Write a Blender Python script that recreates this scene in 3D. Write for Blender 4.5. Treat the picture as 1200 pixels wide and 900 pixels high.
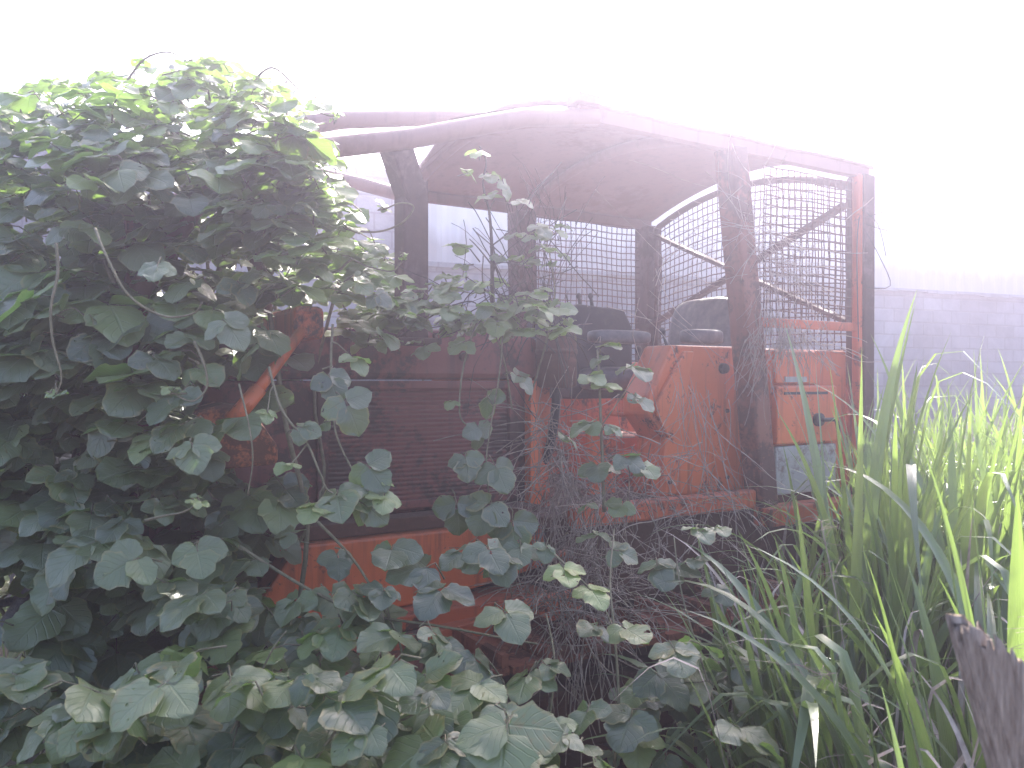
import bpy, bmesh, math, random
import numpy as np
from mathutils import Vector, Matrix
from math import sin, cos, pi, radians

for o in list(bpy.data.objects):
    bpy.data.objects.remove(o)
scn = bpy.context.scene
C = scn.collection
rnd = random.Random(7)

# ---------------------------------------------------------------- camera
EYE = Vector((0, 0, 1.6)); FPX = 960.0; HOR = 446.0
cam = bpy.data.cameras.new('camera'); camo = bpy.data.objects.new('camera', cam); C.objects.link(camo)
cam.sensor_width = 36; cam.lens = FPX / 1200 * 36; cam.clip_end = 1000; cam.clip_start = 0.05
camo.location = EYE
camo.rotation_euler = (radians(90) - math.atan((450 - HOR) / FPX), 0, 0)
cam.dof.use_dof = True; cam.dof.focus_distance = 3.1; cam.dof.aperture_fstop = 5.6
scn.camera = camo

# ---------------------------------------------------------------- sky, sun, exposure
SUN_EL, SUN_AZ = 40.0, 12.0          # azimuth: degrees to the right of the view axis
world = bpy.data.worlds.new('World'); scn.world = world; world.use_nodes = True
wn = world.node_tree.nodes; wl = world.node_tree.links
sky = wn.new('ShaderNodeTexSky'); sky.sky_type = 'NISHITA'; sky.sun_disc = False
sky.sun_elevation = radians(SUN_EL); sky.sun_rotation = radians(SUN_AZ)
sky.air_density = 1.0; sky.dust_density = 3.5; sky.ozone_density = 1.0
bg = wn['Background']; bg.inputs[1].default_value = 0.15
wl.new(sky.outputs[0], bg.inputs[0])
sl = bpy.data.lights.new('sun', 'SUN'); sl.energy = 3.8; sl.angle = radians(0.6); sl.color = (1, 0.95, 0.88)
so = bpy.data.objects.new('sun', sl); C.objects.link(so)
sd = Vector((sin(radians(SUN_AZ)) * cos(radians(SUN_EL)), cos(radians(SUN_AZ)) * cos(radians(SUN_EL)), sin(radians(SUN_EL))))
so.rotation_euler = sd.to_track_quat('Z', 'Y').to_euler()
vs = scn.view_settings
vs.view_transform = 'Standard'; vs.look = 'None'; vs.gamma = 1; vs.use_curve_mapping = False
vs.exposure = 2.25
cy = scn.cycles
cy.use_denoising = True; cy.max_bounces = 6; cy.diffuse_bounces = 3; cy.glossy_bounces = 2
cy.transmission_bounces = 3; cy.transparent_max_bounces = 6; cy.volume_bounces = 0
GLARE_HAZE = dict(density=0.033, g=0.81, color=(0.82, 0.77, 1.0))  # violet forward-scattering volume, stands in for veiling lens glare

# ---------------------------------------------------------------- helpers
def at(px, py, d):
    return Vector(((px - 600) / FPX * d, d, 1.6 + (HOR - py) / FPX * d))
def topx(p):
    return (600 + p[0] / p[1] * FPX, HOR - (p[2] - 1.6) / p[1] * FPX)

class MB:
    """collects geometry, built as one mesh object"""
    def __init__(s): s.v = []; s.f = []; s.sm = []
    def add(s, vs, fs, smooth=False):
        n = len(s.v); s.v.extend([tuple(v) for v in vs])
        s.f.extend([tuple(i + n for i in f) for f in fs]); s.sm.extend([smooth] * len(fs))
    def hexa(s, a):   # 8 points: bottom 4 ccw, top 4 ccw
        s.add(a, [(3, 2, 1, 0), (4, 5, 6, 7), (0, 1, 5, 4), (1, 2, 6, 5), (2, 3, 7, 6), (3, 0, 4, 7)])
    def box(s, x0, x1, y0, y1, z0, z1):
        s.hexa([(x0, y0, z0), (x1, y0, z0), (x1, y1, z0), (x0, y1, z0), (x0, y0, z1), (x1, y0, z1), (x1, y1, z1), (x0, y1, z1)])
    def beam(s, a, b, w, h=None, up=(0, 0, 1)):
        a = Vector(a); b = Vector(b); h = h or w
        d = (b - a).normalized(); u = Vector(up)
        if abs(d.dot(u)) > 0.95: u = Vector((0, 1, 0))
        r = d.cross(u).normalized() * w / 2; u = r.cross(d).normalized() * h / 2
        s.hexa([a - r - u, a + r - u, b + r - u, b - r - u, a - r + u, a + r + u, b + r + u, b - r + u])
    def tube(s, pts, r, n=8, cap=True, smooth=True):
        pts = [Vector(p) for p in pts]; m = len(pts)
        rr = r if isinstance(r, (list, tuple)) else [r] * m
        prev = None; rings = []
        for i in range(m):
            t = (pts[min(i + 1, m - 1)] - pts[max(i - 1, 0)])
            t = t.normalized() if t.length > 1e-9 else Vector((0, 0, 1))
            if prev is None:
                a = Vector((0, 0, 1)) if abs(t.z) < 0.9 else Vector((1, 0, 0)); u = t.cross(a).normalized()
            else:
                u = (prev - t * prev.dot(t)); u = u.normalized() if u.length > 1e-6 else t.orthogonal().normalized()
            prev = u; w = t.cross(u)
            rings.append([pts[i] + (u * cos(2 * pi * k / n) + w * sin(2 * pi * k / n)) * rr[i] for k in range(n)])
        vs = [v for ring in rings for v in ring]
        fs = [(i * n + k, i * n + (k + 1) % n, (i + 1) * n + (k + 1) % n, (i + 1) * n + k) for i in range(m - 1) for k in range(n)]
        if cap: fs += [tuple(reversed(range(n))), tuple((m - 1) * n + k for k in range(n))]
        s.add(vs, fs, smooth)
    def prism(s, prof, y0, y1):   # prof: (x, z) points, extruded along y
        n = len(prof)
        vs = [(x, y0, z) for x, z in prof] + [(x, y1, z) for x, z in prof]
        s.add(vs, [tuple(range(n)), tuple(reversed(range(n, 2 * n)))] + [(i, i + n, (i + 1) % n + n, (i + 1) % n) for i in range(n)])
    def build(s, name, mat, parent=None, bevel=0):
        me = bpy.data.meshes.new(name); me.from_pydata(s.v, [], s.f); me.update()
        me.polygons.foreach_set('use_smooth', s.sm)
        me.materials.append(mat)
        bm = bmesh.new(); bm.from_mesh(me); bmesh.ops.recalc_face_normals(bm, faces=bm.faces[:]); bm.to_mesh(me); bm.free()
        o = bpy.data.objects.new(name, me); C.objects.link(o)
        if parent: o.parent = parent
        if bevel:
            m = o.modifiers.new('bevel', 'BEVEL'); m.width = bevel; m.segments = 2; m.limit_method = 'ANGLE'
        return o

def tag(o, label=None, cat=None, group=None, kind=None):
    for k, v in (('label', label), ('category', cat), ('group', group), ('kind', kind)):
        if v: o[k] = v
    return o
def empty(name, loc, rz=0, **k):
    o = bpy.data.objects.new(name, None); C.objects.link(o); o.location = loc; o.rotation_euler = (0, 0, rz)
    return tag(o, **k)

# ---------------------------------------------------------------- materials
def mat(name):
    m = bpy.data.materials.new(name); m.use_nodes = True
    return m, m.node_tree.nodes, m.node_tree.links, m.node_tree.nodes['Principled BSDF']
def noise(n, l, scale, detail=5, coord=None, rough=0.6, dist=0):
    t = n.new('ShaderNodeTexNoise'); t.inputs['Scale'].default_value = scale; t.inputs['Detail'].default_value = detail
    t.inputs['Roughness'].default_value = rough; t.inputs['Distortion'].default_value = dist
    if coord: l.new(coord, t.inputs['Vector'])
    return t.outputs['Fac']
def ramp(n, l, fac, stops):
    r = n.new('ShaderNodeValToRGB'); e = r.color_ramp.elements
    while len(e) < len(stops): e.new(0.5)
    for i, (p, c) in enumerate(stops):
        e[i].position = p; e[i].color = (*c, 1) if len(c) == 3 else c
    l.new(fac, r.inputs[0]); return r.outputs[0]
def mix(n, l, fac, a, b, mode='MIX'):
    m = n.new('ShaderNodeMix'); m.data_type = 'RGBA'; m.blend_type = mode
    for s, v in ((m.inputs[0], fac), (m.inputs[6], a), (m.inputs[7], b)):
        if hasattr(v, 'links'): l.new(v, s)
        else: s.default_value = v if isinstance(v, (int, float)) else (*v, 1)
    return m.outputs[2]
def mathn(n, l, op, a, b=0.0, c=None):
    m = n.new('ShaderNodeMath'); m.operation = op
    for s, v in zip(m.inputs, (a, b, c)):
        if v is None: continue
        if hasattr(v, 'links'): l.new(v, s)
        else: s.default_value = v
    return m.outputs[0]
def bump(n, l, h, p, strength=0.3, dist=0.01):
    b = n.new('ShaderNodeBump'); b.inputs['Strength'].default_value = strength; b.inputs['Distance'].default_value = dist
    l.new(h, b.inputs['Height']); l.new(b.outputs[0], p.inputs['Normal'])
def objc(n): return n.new('ShaderNodeTexCoord').outputs['Object']

def paint(name, col, rust=(0.09, 0.035, 0.02), amount=0.5, rough=0.5, scale=3.0, dust=0.25):
    m, n, l, p = mat(name); c = objc(n)
    a = noise(n, l, scale, 8, c, 0.65, 0.4); b = noise(n, l, scale * 9, 6, c, 0.7); d = noise(n, l, scale * .6, 3, c)
    lo = 0.62 - 0.25 * amount
    mask = ramp(n, l, mathn(n, l, 'ADD', mathn(n, l, 'MULTIPLY', a, 0.7), mathn(n, l, 'MULTIPLY', b, 0.3)), [(lo, (0, 0, 0)), (lo + .07, (1, 1, 1))])
    base = mix(n, l, d, [x * 0.75 for x in col], [min(1, x * 1.15) for x in col])
    mp_ = n.new('ShaderNodeMapping'); mp_.inputs['Scale'].default_value = (22, 22, 1.6); l.new(c, mp_.inputs[0])
    streak = ramp(n, l, noise(n, l, 1, 4, mp_.outputs[0]), [(0.52, (0, 0, 0)), (0.72, (1, 1, 1))])
    base = mix(n, l, mathn(n, l, 'MULTIPLY', streak, 0.45), base, [x * .6 for x in rust])
    rc = mix(n, l, b, [x * 0.6 for x in rust], [x * 1.7 for x in rust])
    base = mix(n, l, mask, base, rc)
    ge = n.new('ShaderNodeNewGeometry'); sx = n.new('ShaderNodeSeparateXYZ'); l.new(ge.outputs['Normal'], sx.inputs[0])
    up = mathn(n, l, 'MULTIPLY', mathn(n, l, 'MAXIMUM', sx.outputs[2], 0.0), mathn(n, l, 'MULTIPLY', noise(n, l, 14, 4, c), dust * 2.2))
    base = mix(n, l, up, base, (0.22, 0.18, 0.15))
    l.new(base, p.inputs['Base Color'])
    l.new(mathn(n, l, 'ADD', mathn(n, l, 'MULTIPLY', mask, 0.35), rough), p.inputs['Roughness'])
    bump(n, l, mathn(n, l, 'SUBTRACT', b, mathn(n, l, 'MULTIPLY', mask, 0.6)), p, 0.35, 0.004)
    return m
M = {}
M['orange'] = paint('orange_paint', (0.72, 0.15, 0.042), amount=0.26, rough=0.42, scale=7)
M['orange_worn'] = paint('worn_orange_paint', (0.62, 0.125, 0.04), amount=0.35, rough=0.5, scale=5)
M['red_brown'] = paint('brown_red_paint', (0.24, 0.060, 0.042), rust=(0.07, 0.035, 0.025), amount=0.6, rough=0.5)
M['rusty_orange'] = paint('rusty_orange_paint', (0.46, 0.12, 0.04), rust=(0.12, 0.045, 0.022), amount=0.75, rough=0.6, scale=9)
M['orange_dark'] = paint('weathered_post_paint', (0.26, 0.085, 0.05), rust=(0.09, 0.04, 0.028), amount=0.6, rough=0.55, scale=5)
M['roof'] = paint('faded_roof_paint', (0.24, 0.115, 0.09), rust=(0.15, 0.075, 0.055), amount=0.3, rough=0.55, scale=1.6)
M['post'] = paint('dark_post_paint', (0.13, 0.065, 0.055), rust=(0.07, 0.035, 0.025), amount=0.7, rough=0.55)
M['rust'] = paint('rusty_steel', (0.15, 0.05, 0.03), rust=(0.09, 0.038, 0.022), amount=0.9, rough=0.7, scale=6)
M['track'] = paint('rusty_track', (0.34, 0.105, 0.055), rust=(0.12, 0.045, 0.025), amount=0.6, rough=0.7, scale=6, dust=0.04)
M['wire'] = paint('wire_paint', (0.05, 0.033, 0.03), amount=0.8, rough=0.7, scale=8)
M['greypaint'] = paint('grey_panel_paint', (0.42, 0.40, 0.38), rust=(0.16, 0.11, 0.08), amount=0.35, rough=0.6)
M['black'] = paint('black_plastic', (0.02, 0.02, 0.022), rust=(0.05, 0.045, 0.04), amount=0.3, rough=0.5)

m, n, l, p = mat('seat_vinyl'); c = objc(n)
a = noise(n, l, 18, 8, c)
l.new(ramp(n, l, a, [(0.35, (0.09, 0.085, 0.09)), (0.6, (0.16, 0.15, 0.145)), (0.8, (0.28, 0.25, 0.22))]), p.inputs['Base Color'])
p.inputs['Roughness'].default_value = 0.5; bump(n, l, a, p, 0.4, 0.004); M['vinyl'] = m

def leaf_mat(name, base, young, trans, rough=0.42, spec=0.5):
    m, n, l, p = mat(name)
    at_ = n.new('ShaderNodeAttribute'); at_.attribute_name = 'tint'; sp = n.new('ShaderNodeSeparateColor'); l.new(at_.outputs['Color'], sp.inputs[0])
    uv = n.new('ShaderNodeUVMap'); sx = n.new('ShaderNodeSeparateXYZ'); l.new(uv.outputs[0], sx.inputs[0])
    au = mathn(n, l, 'ABSOLUTE', mathn(n, l, 'SUBTRACT', sx.outputs[0], 0.5))      # 0..0.5
    mid = ramp(n, l, au, [(0.012, (1, 1, 1)), (0.03, (0, 0, 0))])
    q = mathn(n, l, 'FRACT', mathn(n, l, 'MULTIPLY', mathn(n, l, 'SUBTRACT', sx.outputs[1], mathn(n, l, 'MULTIPLY', au, 0.75)), 6.0))
    side = ramp(n, l, mathn(n, l, 'ABSOLUTE', mathn(n, l, 'SUBTRACT', q, 0.5)), [(0.03, (1, 1, 1)), (0.10, (0, 0, 0))])
    vein = mathn(n, l, 'MAXIMUM', mid, mathn(n, l, 'MULTIPLY', side, 0.6))
    c = objc(n); nz = noise(n, l, 9, 5, c); fine = noise(n, l, 60, 4, c)
    col = mix(n, l, sp.outputs[0], base, young)
    col = mix(n, l, 1.0, col, ramp(n, l, sp.outputs[1], [(0, (0.48, 0.52, 0.55)), (1, (1.4, 1.35, 1.2))]), 'MULTIPLY')
    col = mix(n, l, mathn(n, l, 'MULTIPLY', nz, 0.35), col, [x * 0.55 for x in base])
    col = mix(n, l, mathn(n, l, 'MULTIPLY', vein, 0.16), col, (0.20, 0.26, 0.13))
    blotch = ramp(n, l, mathn(n, l, 'ADD', mathn(n, l, 'MULTIPLY', fine, 0.6), mathn(n, l, 'MULTIPLY', sp.outputs[2], 0.28)), [(0.60, (0, 0, 0)), (0.66, (1, 1, 1))])
    col = mix(n, l, mathn(n, l, 'MULTIPLY', blotch, 0.7), col, (0.16, 0.11, 0.045))
    edge = ramp(n, l, mathn(n, l, 'ADD', mathn(n, l, 'ADD', au, mathn(n, l, 'MULTIPLY', fine, 0.10)), mathn(n, l, 'MULTIPLY', sp.outputs[2], 0.09)), [(0.545, (0, 0, 0)), (0.585, (1, 1, 1))])
    col = mix(n, l, mathn(n, l, 'MULTIPLY', edge, 0.65), col, (0.20, 0.15, 0.06))
    l.new(col, p.inputs['Base Color'])
    p.inputs['Roughness'].default_value = rough; p.inputs['Specular IOR Level'].default_value = spec
    tr = n.new('ShaderNodeBsdfTranslucent')
    l.new(mix(n, l, 1.0, mix(n, l, sp.outputs[0], trans, [min(1, x * 1.5) for x in trans]), ramp(n, l, vein, [(0, (1, 1, 1)), (1, (0.78, 0.8, 0.7))]), 'MULTIPLY'), tr.inputs[0])
    b = n.new('ShaderNodeBump'); b.inputs['Strength'].default_value = 0.5; b.inputs['Distance'].default_value = 0.006
    l.new(mathn(n, l, 'SUBTRACT', mathn(n, l, 'MULTIPLY', nz, 0.8), vein), b.inputs['Height']); l.new(b.outputs[0], p.inputs['Normal'])
    ad = n.new('ShaderNodeAddShader'); l.new(p.outputs[0], ad.inputs[0]); l.new(tr.outputs[0], ad.inputs[1])
    # insect holes
    tp = n.new('ShaderNodeBsdfTransparent'); ms = n.new('ShaderNodeMixShader')
    hole = mathn(n, l, 'GREATER_THAN', mathn(n, l, 'ADD', noise(n, l, 38, 2, c), mathn(n, l, 'MULTIPLY', sp.outputs[2], 0.13)), 0.80)
    l.new(hole, ms.inputs[0]); l.new(ad.outputs[0], ms.inputs[1]); l.new(tp.outputs[0], ms.inputs[2])
    l.new(ms.outputs[0], n['Material Output'].inputs[0])
    return m
M['leaf'] = leaf_mat('vine_leaf', (0.100, 0.110, 0.066), (0.16, 0.19, 0.065), (0.08, 0.135, 0.022), 0.44, 0.7)
M['grass'] = leaf_mat('grass_blade', (0.07, 0.10, 0.05), (0.12, 0.16, 0.06), (0.095, 0.138, 0.030), 0.38, 0.7)

def plain(name, a, b, scale=12, rough=0.8, bs=0.4, bd=0.006, stretch=None):
    m, n, l, p = mat(name); c = objc(n)
    if stretch:
        mp_ = n.new('ShaderNodeMapping'); mp_.inputs['Scale'].default_value = stretch; l.new(c, mp_.inputs[0]); c = mp_.outputs[0]
    q = noise(n, l, scale, 7, c, 0.65)
    l.new(mix(n, l, ramp(n, l, q, [(0.3, (0, 0, 0)), (0.7, (1, 1, 1))]), a, b), p.inputs['Base Color'])
    p.inputs['Roughness'].default_value = rough; bump(n, l, q, p, bs, bd); return m
M['stem'] = plain('vine_stem', (0.10, 0.085, 0.04), (0.24, 0.20, 0.12), 30)
M['stem_dark'] = plain('woody_stem', (0.035, 0.028, 0.022), (0.09, 0.07, 0.055), 30)
M['straw'] = plain('dry_straw', (0.24, 0.18, 0.15), (0.50, 0.41, 0.34), 25)
M['wood'] = plain('weathered_wood', (0.20, 0.14, 0.105), (0.58, 0.46, 0.37), 9, 0.85, 1.0, 0.012, (12, 12, 0.7))
M['twigs'] = plain('brown_twigs', (0.16, 0.11, 0.085), (0.44, 0.35, 0.28), 25)
M['pole'] = plain('grey_pole_wood', (0.12, 0.11, 0.11), (0.30, 0.28, 0.27), 9, 0.8, 0.6, 0.008, (8, 8, 8))
M['soil'] = plain('soil', (0.045, 0.035, 0.025), (0.13, 0.10, 0.07), 2.2, 0.95, 0.8, 0.05)
M['sand'] = plain('sandy_rubble', (0.30, 0.22, 0.17), (0.48, 0.38, 0.30), 5, 0.9, 0.8, 0.03)
M['wood_end'] = plain('wood_core', (0.10, 0.05, 0.03), (0.28, 0.16, 0.10), 12)

m, n, l, p = mat('block_wall'); c = objc(n)
br = n.new('ShaderNodeTexBrick'); mp_ = n.new('ShaderNodeMapping'); mp_.inputs['Rotation'].default_value = (radians(90), 0, 0)
l.new(c, mp_.inputs[0]); l.new(mp_.outputs[0], br.inputs[0])
br.inputs['Scale'].default_value = 1; br.inputs['Brick Width'].default_value = 0.39; br.inputs['Row Height'].default_value = 0.19
br.inputs['Mortar Size'].default_value = 0.012; br.inputs['Mortar Smooth'].default_value = 0.2
br.inputs['Color1'].default_value = (0.27, 0.28, 0.31, 1); br.inputs['Color2'].default_value = (0.22, 0.225, 0.25, 1); br.inputs['Mortar'].default_value = (0.17, 0.17, 0.185, 1)
q = noise(n, l, 0.7, 9, c, 0.75, 0.5)
col = mix(n, l, 1.0, br.outputs[0], ramp(n, l, q, [(0.34, (0.45, 0.45, 0.48)), (0.5, (0.9, 0.9, 0.9)), (0.66, (1.35, 1.32, 1.28))]), 'MULTIPLY')
l.new(col, p.inputs['Base Color']); p.inputs['Roughness'].default_value = 0.9
bump(n, l, mathn(n, l, 'SUBTRACT', noise(n, l, 40, 5, c), mathn(n, l, 'MULTIPLY', br.outputs['Fac'], 1.5)), p, 0.5, 0.01)
M['block'] = m
m, n, l, p = mat('corrugated_sheet'); c = objc(n)
mp_ = n.new('ShaderNodeMapping'); mp_.inputs['Scale'].default_value = (6, 6, 0.5); l.new(c, mp_.inputs[0])
q = noise(n, l, 1, 6, mp_.outputs[0]); sx = n.new('ShaderNodeSeparateXYZ'); l.new(c, sx.inputs[0])
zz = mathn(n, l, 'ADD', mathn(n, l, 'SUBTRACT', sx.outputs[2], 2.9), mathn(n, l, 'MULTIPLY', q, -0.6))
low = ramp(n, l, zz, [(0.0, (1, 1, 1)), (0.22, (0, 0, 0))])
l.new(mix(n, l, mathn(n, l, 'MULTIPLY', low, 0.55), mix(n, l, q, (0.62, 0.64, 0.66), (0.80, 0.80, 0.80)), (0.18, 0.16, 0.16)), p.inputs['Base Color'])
p.inputs['Roughness'].default_value = 0.45; p.inputs['Metallic'].default_value = 0.0
M['sheet'] = m

# ---------------------------------------------------------------- setting: ground
def ground():
    N = 150; xs = np.concatenate([-np.geomspace(200, 9, 30), np.linspace(-8.5, 8.5, 90), np.geomspace(9, 200, 30)])
    ys = np.concatenate([-np.geomspace(200, 4, 24), np.linspace(-3.5, 15, 96), np.geomspace(16, 200, 30)])
    vs = []
    for y in ys:
        for x in xs:
            k = max(0, 1 - max(abs(x), abs(y - 5)) / 14)
            z = k * (0.05 * sin(x * 2.1 + y) * sin(y * 1.7 - x * .6) + 0.025 * sin(5.3 * x + 2 * y) * sin(4.1 * y))
            vs.append((x, y, z - 0.02))
    w = len(xs); fs = [(j * w + i, j * w + i + 1, (j + 1) * w + i + 1, (j + 1) * w + i) for j in range(len(ys) - 1) for i in range(w - 1)]
    b = MB(); b.add(vs, fs, True); return tag(b.build('ground', M['soil']), kind='structure')
ground()

# ---------------------------------------------------------------- walls at the back
WA, WB = Vector((-1.05, 9.35, 0)), Vector((9.6, 13.7, 0))
wd = (WB - WA).normalized(); wang = math.atan2(wd.y, wd.x)
def wall_obj(b, name, m_, label, cat, loc=WA):
    o = b.build(name, m_); o.location = loc; o.rotation_euler = (0, 0, wang); return tag(o, label, cat)
b = MB(); b.box(0, 24, 0, 0.19, -0.1, 3.0)
wall_obj(b, 'block_wall', M['block'], 'low weathered grey concrete block wall running along the back beneath white sheeting', 'wall')
b = MB(); fs = []; vs = []
nx = 24 * 16
for j, z in enumerate((2.96, 4.7)):
    for i in range(nx + 1):
        x = 24 * i / nx; ph = (i % 4); vs.append((x, -0.04 + (0.022 if ph in (1, 2) else 0), z))
k = nx + 1
fs = [(i, i + 1, k + i + 1, k + i) for i in range(nx)]
b.add(vs, fs)
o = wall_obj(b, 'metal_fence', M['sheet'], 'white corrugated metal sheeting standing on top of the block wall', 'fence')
o.modifiers.new('thick', 'SOLIDIFY').thickness = 0.003
o = bpy.data.objects['block_wall']; b = MB()
for k in range(40): b.box(k * .6 + .004, k * .6 + .596, -0.075 - .006 * (k % 3), -.003, 2.90 + .006 * ((k * 7) % 5), 2.955)
part_ = b.build('coping', M['block'], o)
b = MB(); b.box(-9, -0.02, -0.25, 0.0, -0.1, 3.9)
wall_obj(b, 'side_wall', M['block'], 'taller grey block wall behind the vines left of the cab', 'wall')

# ---------------------------------------------------------------- the bulldozer
ANG = radians(31.5); F0 = Vector((0.286, 3.43, 0)); D_ = Vector((cos(ANG), sin(ANG), 0)); U_ = Vector((-sin(ANG), cos(ANG), 0))
def mp(px, py, t):           # machine coordinates of the photo point on the fore-aft plane t
    r = Vector(((px - 600) / FPX, 1, (HOR - py) / FPX))
    k = (t + F0.dot(U_) - EYE.dot(U_)) / r.dot(U_)
    q = EYE + r * k - F0
    return Vector((q.dot(D_), t, q.z))
def mw(s, t, z): return F0 + D_ * s + U_ * t + Vector((0, 0, z))
dz = empty('bulldozer', F0, ANG, label='abandoned orange bulldozer with a mesh caged canopy, half buried in vines', cat='bulldozer')
def part(b, name, m_, parent=None, bevel=0.004, label=None):
    o = b.build(name, m_, parent or dz, bevel)
    if label: o['label'] = label
    return o
RW, RL = 1.75, 1.9
def rz(t): return 2.74 + 0.17 * max(0, sin(pi * min(max(t / RW, 0), 1))) ** 0.85
# roof sheet with thickness and rims
b = MB(); vs = []; nt, ns = 24, 12
for lay in (0, 0.02):
    for i in range(ns + 1):
        for j in range(nt + 1):
            s_ = -0.03 + (RL + 0.06) * i / ns; t_ = -0.03 + (RW + 0.06) * j / nt
            vs.append((s_, t_, rz(t_) + lay + 0.004 * sin(s_ * 9 + t_ * 5)))
k = nt + 1; K = k * (ns + 1); fs = []
for i in range(ns):
    for j in range(nt):
        a = i * k + j; fs += [(a, a + 1, a + k + 1, a + k), (K + a, K + a + k, K + a + k + 1, K + a + 1)]
for j in range(nt): fs += [(j, K + j, K + j + 1, j + 1), (ns * k + j, ns * k + j + 1, K + ns * k + j + 1, K + ns * k + j)]
for i in range(ns): fs += [(i * k, (i + 1) * k, K + (i + 1) * k, K + i * k), (i * k + nt, K + i * k + nt, K + (i + 1) * k + nt, (i + 1) * k + nt)]
b.add(vs, fs, True); roof = part(b, 'roof', M['roof'], bevel=0)
b = MB(); b.beam((-0.02, 0.0, 2.715), (RL, 0.0, 2.715), 0.05, 0.06); part(b, 'roof_rail', M['roof'], roof)
b = MB(); b.beam((-0.02, RW, 2.715), (RL, RW, 2.715), 0.05, 0.06); part(b, 'roof_rail', M['roof'], roof)
for s_ in (0.0, 0.83):
    b = MB(); b.tube([(s_, RW * i / 14, rz(RW * i / 14) - 0.035) for i in range(15)], 0.03, 10); part(b, 'roof_bow', M['roof'], roof, 0)
b = MB(); b.box(-0.05, 0.06, -0.06, 0.03, 2.745, 2.785); part(b, 'lamp_bracket', M['roof'], roof)
# triangular visor filling the corner between the near limb riser and the front bow
b = MB(); vs = []; nb, na = 16, 6
for lay in (0, .015):
    for i in range(nb + 1):
        w = i / nb; e0 = Vector((0.02, RW * w, rz(RW * w) - .01)); e1 = Vector((-.60, .02, 2.585)).lerp(Vector((-.02, RW, 2.72)), w)
        for k in range(na + 1):
            q = e0.lerp(e1, k / na); vs.append((q.x, q.y, q.z + lay + .02 * sin(pi * k / na)))
k_ = na + 1; K = k_ * (nb + 1)
fs = [f for i in range(nb) for k in range(na) for a in (i * k_ + k,) for f in ((a, a + k_, a + k_ + 1, a + 1), (K + a, K + a + 1, K + a + k_ + 1, K + a + k_))]
fs += [(i * k_ + na, i * k_ + k_ + na, K + i * k_ + k_ + na, K + i * k_ + na) for i in range(nb)]
b.add(vs, fs, True); part(b, 'visor', M['roof'], roof, 0)
# rear arched hoop over the mesh
hoop = [(1.87, 0.04 + 1.67 * i / 16, 2.60 + 0.22 * sin(pi * (0.04 + 1.67 * i / 16) / RW) ** 0.7) for i in range(17)]
b = MB(); b.tube(hoop, 0.022, 8); part(b, 'hoop', M['post'], bevel=0)
# posts
def post(a, b_, w, h, m_=M['post'], extra=None):
    q = MB(); q.beam(a, b_, w, h, (0, 1, 0))
    if extra: extra(q)
    return part(q, 'post', m_, bevel=0.012)
post((1.10, 0.0, 0.99), (0.88, 0.0, 2.700), 0.11, 0.12, M['orange_dark'])
post((1.865, 0.01, 0.6), (1.875, 0.01, 2.700), 0.09, 0.12)
post((1.815, -0.012, 1.0), (1.815, -0.012, 2.700), 0.035, 0.05, M['orange_worn'])
post((0.84, RW, 1.0), (0.81, RW, 2.700), 0.15, 0.13)
post((1.87, RW - 0.02, 1.0), (1.87, RW - 0.02, 2.700), 0.13, 0.15)
A0 = mp(482, 212, 0.17); 
b = MB(); b.beam((A0.x, .17, 1.75), (A0.x, .17, A0.z), 0.105, 0.105, (0, 1, 0)); pA = part(b, 'post', M['post'], bevel=0.01)
b = MB(); b.beam((A0.x + .005, .17, A0.z - 0.07), (A0.x - 0.13, 0.06, A0.z + 0.13), 0.10, 0.10, (0, 1, 0)); part(b, 'gusset', M['post'], pA, 0.01)
b = MB(); b.box(A0.x - .09, A0.x + .09, .08, .26, 1.74, 1.765)
for dx in (-.07, .07): b.tube([(A0.x + dx, .10, 1.765), (A0.x + dx, .10, 1.785)], .012, 6)
part(b, 'foot_plate', M['post'], pA)
# limb risers (sweeps) running forward from the canopy
def bez(a, b_, c_, n_=14):
    a, b_, c_ = Vector(a), Vector(b_), Vector(c_)
    return [a * (1 - t) ** 2 + b_ * 2 * t * (1 - t) + c_ * t * t for t in [i / n_ for i in range(n_ + 1)]]
P1 = [(0.08, 0.0, 2.715), tuple(mp(615, 138, 0)), tuple(mp(560, 148, 0)), tuple(mp(480, 163, 0.02)), tuple(mp(390, 173, 0.04)), tuple(mp(330, 182, .06)), (-1.5, .15, 2.2), (-1.75, .25, 1.75)]
b = MB(); b.tube(P1, 0.038, 12); part(b, 'limb_riser', M['roof'], bevel=0)
P2 = [(0.05, RW, 2.70), (-0.3, RW - .02, 2.74), (-.7, RW - .06, 2.76), (-1.2, RW - .1, 2.62), (-1.6, RW - .3, 2.2), (-1.75, RW - .4, 1.75)]
b = MB(); b.tube(P2, 0.042, 12); part(b, 'limb_riser', M['roof'], bevel=0)
P3 = [tuple(mp(600, 139, .8)), tuple(mp(540, 138, .75)), tuple(mp(470, 139, .7)), tuple(mp(400, 141, .65)), tuple(mp(340, 150, .6))]
b = MB(); b.tube(P3, 0.04, 12); part(b, 'limb_riser', M['roof'], bevel=0)

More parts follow.
